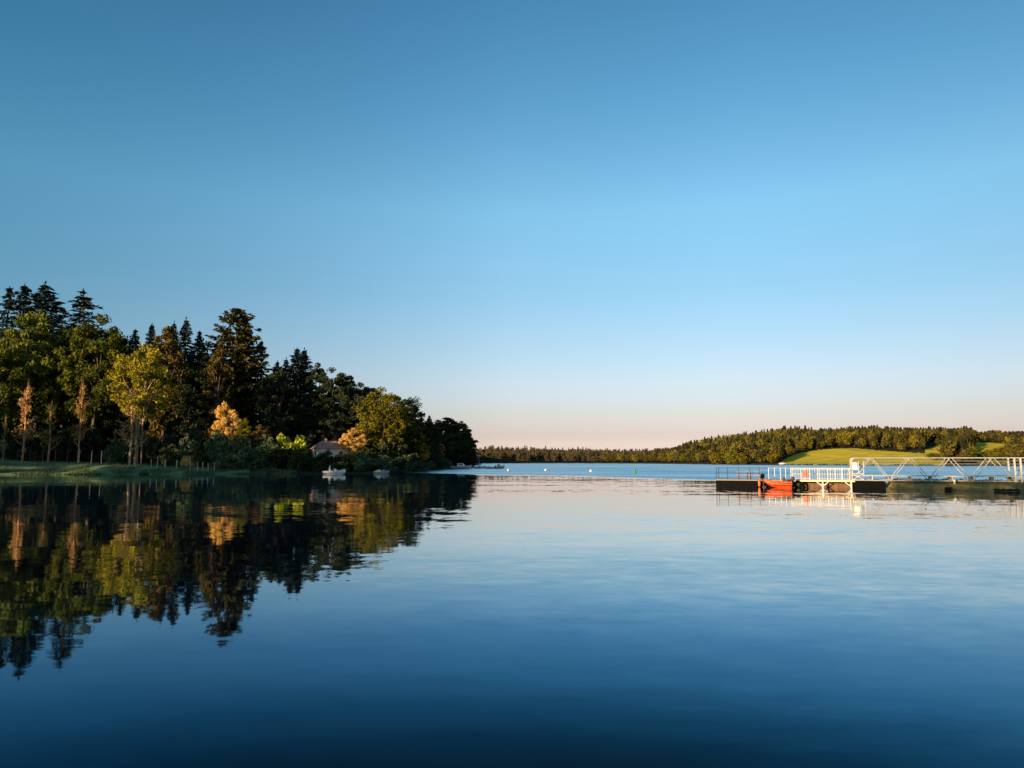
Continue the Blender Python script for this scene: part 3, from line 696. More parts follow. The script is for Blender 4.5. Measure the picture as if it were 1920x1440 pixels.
for k, (px, top, wpx, Y, lm, lab, nm) in enumerate([
    (1636, 812, 38, 590, 'leaf_far', 'round olive tree, leftmost of the clump at the right end of the meadow', 'broadleaf_tree'),
    (1664, 810, 30, 600, 'leaf_farolive', 'tree with a bright left flank, second of the clump above the meadow', 'broadleaf_tree'),
    (1678, 814, 30, 590, 'leaf_farolive', 'narrow tree in the middle of the clump above the meadow', 'broadleaf_tree'),
    (1703, 811, 40, 585, 'leaf_far', 'broad round tree nearest the dark gap in the clump above the meadow', 'broadleaf_tree'),
    (1722, 808, 34, 600, 'leaf_farolive', 'tree right of the broad round one above the meadow', 'broadleaf_tree'),
    (1745, 815, 34, 620, 'leaf_far', 'dark tree above the small yellow slope', 'broadleaf_tree'),
    (1775, 815, 56, 560, 'leaf_farolive', 'large light olive tree right of the small yellow slope', 'broadleaf_tree'),
    (1806, 813, 52, 570, 'leaf_farolive', 'wide olive tree below the last high point of the skyline', 'broadleaf_tree'),
    (1788, 829, 66, 440, 'leaf_far', 'big dark green bushy tree low in front of the wide olive tree', 'broadleaf_tree'),
    (1822, 832, 46, 445, 'leaf_far', 'dark bushy tree right of the big low one', 'broadleaf_tree'),
    (1752, 846, 40, 430, 'leaf_far', 'dark low bush at the foot of the small yellow slope', 'bush'),
    (1856, 837, 22, 430, 'leaf_farolive', 'small pointed bush in front of the pale strip of field', 'bush'),
    (1838, 848, 36, 415, 'leaf_far', 'dark bush left of the small pointed bush', 'bush'),
    (1880, 832, 40, 425, 'leaf_farolive', 'olive bush at the right end of the pale strip of field', 'bush'),
    (1906, 829, 46, 420, 'leaf_farolive', 'large olive bush near the right edge of the picture', 'bush'),
    (1935, 833, 50, 420, 'leaf_far', 'olive bush cut off by the right edge of the picture', 'bush'),
    (1868, 850, 36, 400, 'leaf_far', 'low dark bush just above the rail of the gangway at the right', 'bush'),
    (1795, 851, 50, 405, 'leaf_far', 'low dark bush behind the gangway rail, below the big dark tree', 'bush'),
    (1900, 852, 50, 400, 'leaf_far', 'low dark bush behind the post of the gangway', 'bush'),
    (1373, 837, 42, 492, 'leaf_farolive', 'light olive tree by the water left of the dark hollow in the hillside wood', 'broadleaf_tree'),
    (1392, 845, 22, 485, 'leaf_farolive', 'small light tree by the water touching the dark hollow', 'broadleaf_tree'),
    (1343, 842, 32, 520, 'leaf_farolive', 'light olive tree by the water further left along the far shore', 'broadleaf_tree'),
    (1424, 838, 34, 478, 'leaf_far', 'olive tree by the water right of the dark hollow', 'broadleaf_tree'),
    (1446, 846, 26, 470, 'leaf_farolive', 'small olive tree by the water beside the left tip of the meadow', 'broadleaf_tree'),
    (1442, 832, 20, 500, 'leaf_far', 'pale leaning tree above the left tip of the meadow', 'conifer_tree'),
    (1482, 832, 26, 520, 'leaf_far', 'dark tree overhanging the left slope of the meadow', 'broadleaf_tree'),
    (1508, 836, 26, 560, 'leaf_far', 'dark tree on the upper left edge of the meadow', 'broadleaf_tree')]):
    far_tree(px, top, wpx, None, Y, lm, lab, EDGE, nm, 'bush' if nm == 'bush' else 'tree', k)
ROW = 'trees in the row along the far shore'
for k in range(24):
    px = 1108 + k * 9.6 + rnd.uniform(-3, 3); Y = shY(px) + rnd.uniform(5, 16)
    far_tree(px, 853 - (px - 1108) * .05 + rnd.uniform(-3, 3), rnd.uniform(13, 20), None, Y, 'leaf_farolive' if k % 3 == 0 else 'leaf_far', 'olive tree in the row along the far shore at the foot of the wooded hill', ROW, 'broadleaf_tree', 'tree', k)
# pale dead tree, barn, pale boulder on the meadow
m = MB(); dY = 575; bx, by, bz = G(1571, dY)
m.tube([(0, 0, -.3), (.3, 0, 2), (-.3, 0, 4.2), (-1.2, 0, 7)], [.5, .42, .3, .1]); m.tube([(.2, 0, 2.4), (1.1, .2, 4.2), (1.3, .2, 5.4)], [.25, .16, .06]); m.tube([(-.2, 0, 3.4), (-1.3, -.2, 4.4)], [.2, .06]); m.tube([(0, 0, 1.5), (.9, 0, 2.1)], [.25, .08])
o = m.build('dead_tree', M['bark_orange'], smooth=True); o.location = (bx, by, bz); tag(o, 'pale leafless dead tree standing on the crest of the yellow meadow', 'tree')
m = MB(); m.lathe([(.05, -.1), (1.0, 0), (1.15, .5), (.8, 1.0), (.1, 1.25)], n=9)
o = m.build('boulder', M['stone_pale']); o.location = G(1467, 462); o.scale = (2.2, 1, 1); tag(o, 'pale boulder at the left tip of the yellow meadow by the far shore', 'rock')
e = empty('barn', (X(1871, 760), 760, P(1871, 812, 760)[2] - 3)); tag(e, 'small barn with a reddish roof on the skyline at the far right', 'building')
m = MB(); m.box(-4.2, -3, 0, 4.2, 3, 4.2); m.build('wall', M['render_wall'], e)
m = MB(); m.add([(-4.8, -3.5, 4.1), (4.8, -3.5, 4.1), (4.8, 0, 6.3), (-4.8, 0, 6.3), (-4.8, 3.5, 4.1), (4.8, 3.5, 4.1)], [(0, 1, 2, 3), (3, 2, 5, 4), (0, 3, 4), (1, 5, 2), (0, 4, 5, 1)]); m.build('roof', M['roof_tile'], e)

# ------------------------------------------------------------------ house on the left shore
HYd = 165; hx0 = X(598, HYd); hgz = gz(hx0 + 2, HYd)
e = empty('house', (hx0, HYd, hgz), R(30)); tag(e, 'small white house with a reddish tiled roof half hidden by bushes', 'house')
zr = P(605, 827, HYd + 3)[2] - hgz; ze = P(620, 841.5, HYd + 2)[2] - hgz
m = MB(); lw, dp = 6.6, 5.4
m.box(0, 0, -.5, lw, dp, ze); m.build('wall', M['render_wall'], e)
m = MB(); o_ = .4
E0, E1, E2, E3 = (-o_, -o_, ze + .003), (lw + o_, -o_, ze + .003), (lw + o_, dp + o_, ze + .003), (-o_, dp + o_, ze + .003)
U0, U1, U2, U3 = [(v[0], v[1], ze + .12) for v in (E0, E1, E2, E3)]; R0, R1 = (1.1, dp / 2, zr), (lw - 2.0, dp / 2, zr)
m.add([E0, E1, E2, E3, U0, U1, U2, U3, R0, R1], [(0, 3, 2, 1), (0, 1, 5, 4), (1, 2, 6, 5), (2, 3, 7, 6), (3, 0, 4, 7), (4, 5, 9, 8), (5, 6, 9), (6, 7, 8, 9), (7, 4, 8)])
m.tube([R0, R1], .09, 6)
rf = m.build('roof', M['roof_tile'], e)
m = MB(); m.box(1.9, dp / 2 - .28, zr - .4, 2.4, dp / 2 + .28, zr + .5, .03); m.build('chimney', M['render_wall'], rf)
def window(x0, y0, z0, x1, y1, z1, out):
    m = MB(); m.box(x0, y0, z0, x1, y1, z1); wf = m.build('window', M['white_paint'], e)
    dx, dy = out; m = MB()
    if dy: m.box(x0 + .08, y0 - .015, z0 + .08, x1 - .08, y0 - .003, z1 - .08)
    else: m.box(x0 - .015, y0 + .08, z0 + .08, x0 - .003, y1 - .08, z1 - .08)
    m.build('pane', M['glass_dark'], wf)
window(1.0, -.05, ze - 1.5, 2.0, -.003, ze - .45, (0, 1)); window(4.4, -.05, ze - 1.5, 5.4, -.003, ze - .45, (0, 1)); window(-.05, 2.1, ze - 1.6, -.003, 3.2, ze - .4, (1, 0))

# ------------------------------------------------------------------ fence posts on the grass bank
for k, (px, top, h_) in enumerate([(284, 862, 1.0), (295, 857, 1.25), (310, 862, 1.15), (332, 863, 1.15), (357, 865, .95), (371, 868, .6), (381, 866, .85), (391, 868, .7), (402, 868, .7),
                                   (148, 843, 1.3), (171, 845, 1.2), (190, 845, 1.1), (8, 842, 1.2), (32, 843, 1.1), (56, 843, 1.1), (80, 844, 1.1), (103, 843, 1.1), (126, 844, 1.1)]):
    up_row = k >= 9
    Y = 143 if not up_row else 147
    x = X(px, Y); zt = P(px, top, Y)[2]; zb = gz(x, Y) - .15; r_ = (.13 if k in (2, 3) else .09)
    m = MB(); lean = rnd.uniform(-.06, .06)
    m.tube([(0, 0, 0), (lean, 0, max(.7, zt - zb)), (lean, 0, max(.7, zt - zb) + .04)], [r_, r_ * .9, r_ * .5], 7)
    o = m.build('fence_post', M['post_wood'] if k < 12 else M['bark']); o.location = (x, Y, zb)
    lab = ['short pale post, first of the row at the right end of the grass bank', 'taller thin grey post next to the first short one on the bank', 'thickest pale post in the row on the grass bank', 'second thick pale post on the grass bank',
           'slim post beside the small orange bush', 'stub of a post just right of the small orange bush', 'leaning grey post right of the stub', 'low post second from the right end of the row', 'low post at the right end of the row on the bank',
           'pale post left of the three under the fan shaped bare tree', 'middle one of three pale posts higher on the bank', 'right one of three pale posts higher on the bank'] + ['weathered post in the dim row under the big oak'] * 6
    tag(o, lab[k], 'post', 'fence posts along the grass bank')

# ------------------------------------------------------------------ floating dock on the right
A_ = P(1342, 899, 73.0); B_ = P(1597, 899, 68.6)
dx_, dy_ = B_[0] - A_[0], B_[1] - A_[1]; DL = math.hypot(dx_, dy_); drz = math.atan2(dy_, dx_); ZD = .69
def lx(px):
    """position along the dock's front edge seen at photograph column px"""
    t = math.tan(math.atan((px - 960) / FPX)); return (t * A_[1] - A_[0]) / (math.cos(drz) - t * math.sin(drz))
DOCK = 'floating_dock'
dock = empty(DOCK, (A_[0], A_[1], 0), drz); tag(dock, 'floating dock with black pontoons, white railing and a pale lit edge beam', 'dock')
X1 = lx(1655); WD = 2.6
m = MB(); k = 0.0
while k < X1 - .02:
    m.box(k + .006, 0, ZD - .06, min(k + .145, X1), WD, ZD + rnd.uniform(0, .006)); k += .15
m.build('deck', M['deck_wood'], dock)
def pontoon(x0, x1, y0=.05, y1=WD - .05, z1=ZD - .07, ribs=True):
    m = MB(); m.box(x0, y0, -.35, x1, y1, z1, .07)
    if ribs:
        q = x0 + .35
        while q < x1 - .2: m.box(q, y0 - .03, -.2, q + .07, y0 + .02, z1 - .1); q += .55
    m.box(x0 + .03, y0 - .05, z1 - .14, x1 - .03, y0 - .005, z1 - .04)
    return m.build('pontoon', M['black_plastic'], dock)
pontoon(0, lx(1417)); pontoon(lx(1419), lx(1484), .25); pontoon(lx(1594), X1)
m = MB(); m.box(lx(1500), 1.3, -.1, lx(1592), 1.42, ZD - .12)
for q in range(9): m.box(lx(1502) + q * .42, 1.24, -.12, lx(1502) + q * .42 + .1, 1.297, ZD - .14)
m.build('inner_boards', M['brown_board'], dock)
m = MB(); m.box(lx(1486), -.09, ZD - .13, lx(1598), -.003, ZD + .03, .01); m.build('edge_beam', M['beam'], dock)
m = MB(); m.box(0, -.05, ZD - .09, lx(1485), -.003, ZD + .01); m.build('kerb', M['deck_wood'], dock)
for px in (1537.5, 1590.5):                                  # white legs with knee braces
    q = lx(px); m = MB()
    m.box(q - .06, -.16, -.6, q + .06, -.04, ZD - .14, .01)
    for sg in (-1, 1):
        if px > 1560 and sg > 0: continue
        m.tube([(q + sg * .04, -.1, .16), (q + sg * .5, -.1, ZD - .15)], .045, 6)
        pass
    m.build('leg', M['rail_white'], dock)
# railings: part > posts (sub-parts)
def railing(name, pts, posts, h, mt, bal=None, rails=(1.0, .55), pr=.022, rr_=.02, z0=ZD):
    m = MB()
    for f in rails: m.tube([(x, y, z0 + h * f) for x, y in pts], rr_, 6)
    if bal:
        m.tube([(x, y, z0 + .10) for x, y in pts], rr_ * .8, 6)
        for (xa, ya), (xb, yb) in zip(pts[:-1], pts[1:]):
            ln = math.hypot(xb - xa, yb - ya); n = int(ln / bal)
            for k in range(1, n): t = k / n; m.tube([(xa + (xb - xa) * t, ya + (yb - ya) * t, z0 + .1), (xa + (xb - xa) * t, ya + (yb - ya) * t, z0 + h)], .011, 4)
    r_ = m.build(name, mt, dock, smooth=True)
    for x, y in posts:
        m = MB(); m.tube([(x, y, z0 - .02), (x, y, z0 + h + .02)], pr, 6); m.lathe([(pr * 1.15, 0), (pr * 1.15, .02), (.004, .03)], (x, y, z0 + h + .02), 8); m.box(x - .06, y - .05, z0 + .003, x + .06, y + .05, z0 + .02); m.build('post', mt, r_)
    return r_
yb = WD - .1
railing('railing', [(.06, .06), (.06, yb), (lx(1436), yb)], [(.06, .08), (.06, yb), (lx(1357), yb), (lx(1378), yb), (lx(1400), yb), (lx(1418), yb)], 1.1, M['dark_metal'], rr_=.02, pr=.028)
railing('railing', [(lx(1436), yb - .35), (lx(1478), yb - .35)], [(lx(p), yb - .35) for p in (1436, 1447.5, 1458.5, 1468.5)], 1.1, M['rail_white'], rails=(1.0,), pr=.028, rr_=.012)
railing('railing', [(lx(1479), .35), (lx(1594), .35)], [(lx(p), .35) for p in (1479, 1498, 1514, 1532, 1548, 1562, 1574, 1588)], 1.1, M['rail_white'], bal=.21, rails=(1.0, .93), pr=.025, rr_=.016)
railing('railing', [(lx(1481), yb), (lx(1596), yb)], [(lx(p), yb) for p in (1481, 1505, 1530, 1555, 1578)], 1.1, M['rail_white'], bal=.2, rails=(1.0, .5), pr=.028, rr_=.02)
def on_dock(name, label, cat, x, y, z, rz=0, group=None):
    c, s_ = math.cos(drz), math.sin(drz); e = empty(name, (A_[0] + x * c - y * s_, A_[1] + x * s_ + y * c, z), drz + rz); tag(e, label, cat, group); return e
# picnic tables at the dock's left end
def table(px, lab, y=1.5):
    e = on_dock('picnic_table', lab, 'table', lx(px), y, ZD + .006, 0, 'picnic tables on the dock')
    m = MB()
    for k in range(4): m.box(-.75, -.36 + k * .185, .70, .75, -.36 + k * .185 + .17, .74)
    m.build('tabletop', M['table_wood'], e)
    for sg in (-1, 1):
        m = MB(); m.box(-.75, sg * .68 - .13, .40, .75, sg * .68 + .13, .44); m.build('seat', M['table_wood'], e)
        m = MB()
        m.tube([(sg * .55, -.62, 0), (sg * .55, -.2, .70)], .035, 5); m.tube([(sg * .55, .62, 0), (sg * .55, .2, .70)], .035, 5); m.box(sg * .55 - .03, -.78, .34, sg * .55 + .03, .78, .397)
        m.build('leg', M['brown_board'], e)
table(1391, 'dull mauve picnic table nearer the left end of the dock'); table(1407, 'dull mauve picnic table beside the outboard motor', 1.75)
# orange life jacket hanging behind the white railing
e = on_dock('life_jacket', 'red orange life jacket hanging on the white railing', 'life jacket', lx(1506), .48, ZD + .3, 0)
m = MB()
m.loft([[(x * wv + ox, .06 * math.sin(a) + .02, z) for a, x, in [(t, math.cos(t)) for t in np.linspace(0, 2 * math.pi, 10, endpoint=False)]] for z, wv, ox in [(0, .24, .0), (.1, .27, 0), (.35, .25, 0.02), (.5, .2, .03), (.6, .1, .05)]])
m.build('vest', M['orange_red'], e, smooth=True)
m = MB(); m.tube([(.02, .02, .58), (.1, -.06, .72), (.12, -.12, .6)], .012, 5); m.build('strap', M['dark_metal'], e)
# tyre fender under the deck edge
e = on_dock('tyre', 'black tyre hung as a fender under the dock beside the orange boat', 'tyre', lx(1492), -.2, .28)
m = MB(); n1, n2 = 24, 8; V_ = []; F_ = []
for a in range(n1):
    for b in range(n2):
        t = 2 * math.pi * a / n1; u = 2 * math.pi * b / n2; r_ = .27 + .11 * math.cos(u); V_.append((r_ * math.cos(t), .1 * math.sin(u), r_ * math.sin(t)))
        F_.append((a * n2 + b, a * n2 + (b + 1) % n2, ((a + 1) % n1) * n2 + (b + 1) % n2, ((a + 1) % n1) * n2 + b))
m.add(V_, F_); m.build('rubber_ring', M['rubber'], e, smooth=True)
m = MB(); m.tube([(0, 0, .3), (0, .08, .48)], .015, 5); m.build('rope', M['dark_metal'], e)
# orange inflatable boat moored along the front, bow to the left
def inflatable():
    e = on_dock('inflatable_boat', 'orange inflatable boat moored in front of the dock', 'boat', lx(1431), -1.25, 0, R(2))
    Lh = 2.4
    m = MB()
    for sg in (-1, 1):
        pts = [(Lh, sg * .5, .42), (1.5, sg * .52, .42), (.75, sg * .5, .45), (.3, sg * .34, .55), (.02, 0, .68)]
        m.tube(pts, [.16, .21, .22, .21, .17], 10)
    m.build('tube', M['orange_tube'], e, smooth=True)
    m = MB(); m.loft([[(x, -wv, .34), (x, 0, kz), (x, wv, .34), (x, wv * .9, .40), (x, -wv * .9, .40)] for x, wv, kz in [(.2, .15, .42), (.6, .38, .1), (1.4, .46, -.08), (Lh - .05, .46, -.1)]])
    m.build('hull', M['orange_red'], e)
    m = MB(); m.box(Lh - .09, -.4, .1, Lh - .03, .4, .66, .01); m.build('transom', M['brown_board'], e)
    m = MB(); m.box(1.1, -.42, .55, 1.35, .42, .62, .02); m.build('seat', M['orange_tube'], e)
    m = MB(); m.loft([[(x0, -.2, z), (x1, -.2, z), (x1, .2, z), (x0, .2, z)] for z, x0, x1 in [(.45, 1.55, 1.95), (.8, 1.6, 1.9), (.98, 1.64, 1.8)]]); m.tube([(1.66, -.15, .98), (1.6, -.15, 1.14), (1.6, .15, 1.14), (1.66, .15, .98)], .018, 6)
    m.build('console', M['dark_metal'], e, smooth=False)
    m = MB()
    for sg in (-1, 1): m.tube([(Lh, sg * .69, .44), (1.5, sg * .735, .44), (.78, sg * .71, .47), (.3, sg * .5, .58), (.06, sg * .1, .76)], .035, 6)
    m.build('rubbing_strake', M['rubber'], e, smooth=True)
    m = MB(); m.tube([(.05, 0, .8), (.1, .5, .62), (.3, 1.1, ZD)], .012, 5); m.tube([(Lh - .1, .5, .62), (Lh + .1, .85, .6), (Lh + .25, 1.15, ZD)], .012, 5); m.build('mooring_rope', M['white_paint'], e)
    om = empty('outboard_motor', (Lh + .06, 0, .62)); om.parent = e
    m = MB(); m.loft([[(x * sc_ + ox, y * sc_, z) for x, y in [(-.14, -.12), (.16, -.12), (.2, 0), (.16, .12), (-.14, .12)]] for z, sc_, ox in [(.05, .8, .02), (.14, 1, .02), (.34, .95, 0), (.42, .6, -.02)]])
    m.build('cowling', M['dark_metal'], om)
    m = MB(); m.tube([(0, 0, .08), (0, 0, -.75)], [.07, .045], 8); m.box(-.1, -.01, -.74, .16, .01, -.7); m.build('shaft', M['dark_metal'], om)
    m = MB(); m.tube([(.3, .3, .74), (.6, .55, .68), (1.1, .68, .62), (2.2, .68, .6)], .014, 5); m.build('grab_line', M['white_paint'], e)
    return e
inflatable()
# dark outboard motor on its stand and orange fender left of the boat
e = on_dock('outboard_motor', 'dark outboard motor tilted up on the dock edge left of the orange boat', 'motor', lx(1426), -.16, ZD - .1)
m = MB(); m.loft([[(x * s_ + ox, y * s_, z) for x, y in [(-.2, -.15), (.14, -.15), (.2, 0), (.14, .15), (-.2, .15)]] for z, s_, ox in [(.22, .75, 0), (.32, 1, 0), (.58, .95, .03), (.68, .55, .04)]]); m.build('cowling', M['black_plastic'], e)
m = MB(); m.tube([(0, 0, .24), (.06, -.06, -.1), (.14, -.12, -.62)], [.075, .06, .04], 8); m.box(-.02, -.14, -.66, .3, -.11, -.5); m.build('shaft', M['dark_metal'], e)
m = MB(); m.tube([(-.05, .02, .36), (-.3, .1, .5), (-.42, .12, .5)], .022, 6); m.build('tiller', M['galv'], e)
e = on_dock('fender', 'slim orange fender hanging beside the dark outboard motor', 'fender', lx(1420), -.25, .02)
m = MB(); m.lathe([(.02, 0), (.09, .06), (.12, .2), (.12, .5), (.07, .62), (.02, .66)], n=12); m.build('float', M['orange_tube'], e, smooth=True)
m = MB(); m.tube([(0, 0, .64), (0, .1, .9)], .01, 5); m.build('rope', M['white_paint'], e)

# ------------------------------------------------------------------ gangway truss from the dock to the right shore
GA = P(1599, 899, 68.0); GB = P(1905, 903, 63.6)
gdx, gdy = GB[0] - GA[0], GB[1] - GA[1]; grz = math.atan2(gdy, gdx); G4 = math.hypot(gdx, gdy); PAN = G4 / 4
gw = empty('gangway', (GA[0], GA[1], 0), grz); tag(gw, 'long grey steel truss gangway leading from the dock to the right shore', 'gangway')
ZB, ZT, GWd, GL = .74, 2.75, 1.9, G4 + PAN * 3
def truss(y, name='truss'):
    m = MB(); r_ = .035
    m.tube([(.18, y, ZT), (GL, y, ZT)], .05, 8); m.tube([(.0, y, ZB), (GL, y, ZB)], .05, 8)
    m.tube([(.0, y, ZB), (0, y, ZT - .2), (.06, y, ZT - .06), (.2, y, ZT)], .06, 8)
    n = int(round(GL / PAN))
    for k in range(n):
        x0, x1 = k * PAN, (k + 1) * PAN; xm = (x0 + x1) / 2
        if k == 0: x0 = .12
        if k < 4 or k > 4:
            xs = x0 + (0 if k else .05)
            m.tube([(x0, y, ZB), (xm - .07, y, ZT)], r_, 6); m.tube([(xm + .07, y, ZT), (x1, y, ZB)], r_, 6)
        else:
            m.tube([(x0, y, ZB), (xm, y, ZT)], r_, 6); m.tube([(xm, y, ZT), (x1, y, ZB)], r_, 6)
    for q in (ZT - .27, ZT - .52): m.tube([(.05, y + (.07 if y < 1 else -.07), q), (GL, y + (.07 if y < 1 else -.07), q)], .016, 6)
    t = m.build(name, M['galv'], gw, smooth=True)
    for q in (G4 - .02, G4 + .42):
        m = MB(); m.box(q - .07, y - .07, ZB - .1, q + .07, y + .07, ZT + .04, .01); m.build('post', M['galv'], t)
    return t
truss(0); truss(GWd)
m = MB(); m.box(-.2, .1, ZB + .38, GL, GWd - .1, ZB + .45)
q = 0.0
while q < GL: m.box(q, .06, ZB + .05, q + .08, GWd - .06, ZB + .375); q += PAN / 2
m.build('deck', M['galv'], gw)
m = MB(); m.box(-.05, -.10, ZB + .02, 1.0, -.062, ZB + .5, .0)
m = MB(); m.tube([(-.02, -.1, ZB + .05), (.9, -.1, ZB + .6)], .02, 6); m.tube([(-.02, -.1, ZB + .6), (.9, -.1, ZB + .05)], .02, 6); m.tube([(-.02, -.1, ZB + .05), (.9, -.1, ZB + .05), (.9, -.1, ZB + .62), (-.02, -.1, ZB + .62)], .022, 6)
m.build('side_brace', M['rail_white'], gw)
m = MB(); m.box(.02, -.16, ZB + .95, .42, -.12, ZB + 1.6, .008); m.build('panel', M['white_paint'], gw)
for xx in (.55, .95):
    m = MB(); m.tube([(xx, .12, ZB + .45), (xx, .12, ZT - .3)], .025, 6); m.build('handrail_post', M['rail_white'], gw)

# ------------------------------------------------------------------ low muddy spit under the gangway
nu, nv_ = 160, 60; Vb = []; rngb = np.random.default_rng(5)
for a in range(nu):
    px = 1650 + 480 * (a / (nu - 1)); t = (px - 960) / FPX
    Yw = np.interp(px, [1650, 1700, 1760, 1820, 1920, 2130], [67.3, 66.2, 64.6, 62.6, 60.2, 56])
    for b in range(nv_):
        s = b / (nv_ - 1); Yq = Yw - .9 + 9 * s ** 1.3; xq = t * Yq; dd = Yq - Yw
        z = -.4 + .45 * float(smooth(np.array((dd + .8) / .9))) + .46 * float(smooth(np.array((dd - .0) / .55))) + .22 * min(1, max(0, (dd - .6) / 5))
        z += .05 * float(vnoise(np.array(xq), np.array(Yq), 1.3)) + .04 * float(vnoise(np.array(xq + 9), np.array(Yq), 4.1)) + .025 * float(vnoise(np.array(xq + 3), np.array(Yq), 9.7))
        endf = min(1, a / 5); z = z * endf - .35 * (1 - endf)
        if s > .85: z = z - (s - .85) * 8
        Vb.append((xq, Yq, float(z)))
ii = np.arange(nu - 1)[:, None] * nv_ + np.arange(nv_ - 1)[None, :]
Qb = np.stack([ii, ii + nv_, ii + nv_ + 1, ii + 1], -1).reshape(-1, 4)
tag(new('shore_spit', np_mesh('shore_spit', Vb, F4=Qb, smooth=True), M['mud']), kind='structure')
def spit(px, py):
    """point of the spit seen at a pixel"""
    d = ray(px, py); best = None
    for v in Vb:
        if v[2] < .02: continue
        qx = 960 + FPX * v[0] / v[1]
        if abs(qx - px) < 4:
            qy = HY - (v[2] - CAMH) / v[1] * FPX; e_ = abs(qy - py)
            if best is None or e_ < best[0]: best = (e_, v)
    return best[1]
def log(px0, px1, py, r_, label):
    a = Vector(spit(px0, py)); b = Vector(spit(px1, py)); a.z += r_ * .6; b.z = b.z + r_ * .6; mid = (a + b) / 2; m = MB()
    a -= mid; b -= mid
    m.tube([a, a.lerp(b, .25) + Vector((0, 0, .03)), a.lerp(b, .5), a.lerp(b, .8) + Vector((0, 0, .02)), b], [r_ * .8, r_, r_ * .85, r_ * 1.05, r_ * .7], 9)
    m.tube([a.lerp(b, .6), a.lerp(b, .7) + Vector((.05, -.1, r_ * 2))], [r_ * .4, r_ * .2], 6)
    o = m.build('driftwood_log', M['log_black'], smooth=True); o.location = mid; tag(o, label, 'log', 'black logs on the spit')
log(1853, 1878, 921, .10, 'black log on the muddy spit, left one of the pair by the right edge')
log(1880, 1903, 920, .11, 'black log on the muddy spit, right one of the pair by the right edge')
m = MB(); m.lathe([(.1, -.1), (.34, 0), (.38, .12), (.3, .24), (.08, .28)], n=9); o = m.build('stone', M['log_black']); v = spit(1772, 917); o.location = v; o.scale = (.9, .8, .8); tag(o, 'dark flat stone on the spit below the yellow marker', 'rock')
v = spit(1779, 907); e = empty('marker_post', (v[0], v[1], v[2])); tag(e, 'small yellow marker post with a white top at the edge of the spit', 'marker')
m = MB(); m.lathe([(.07, -.1), (.085, .0), (.085, .22), (.06, .24)], n=10); m.build('post', M['yellow_paint'], e, smooth=True)
m = MB(); m.lathe([(.10, .24), (.11, .28), (.09, .36), (.02, .40)], n=10); m.build('cap', M['white_paint'], e, smooth=True)

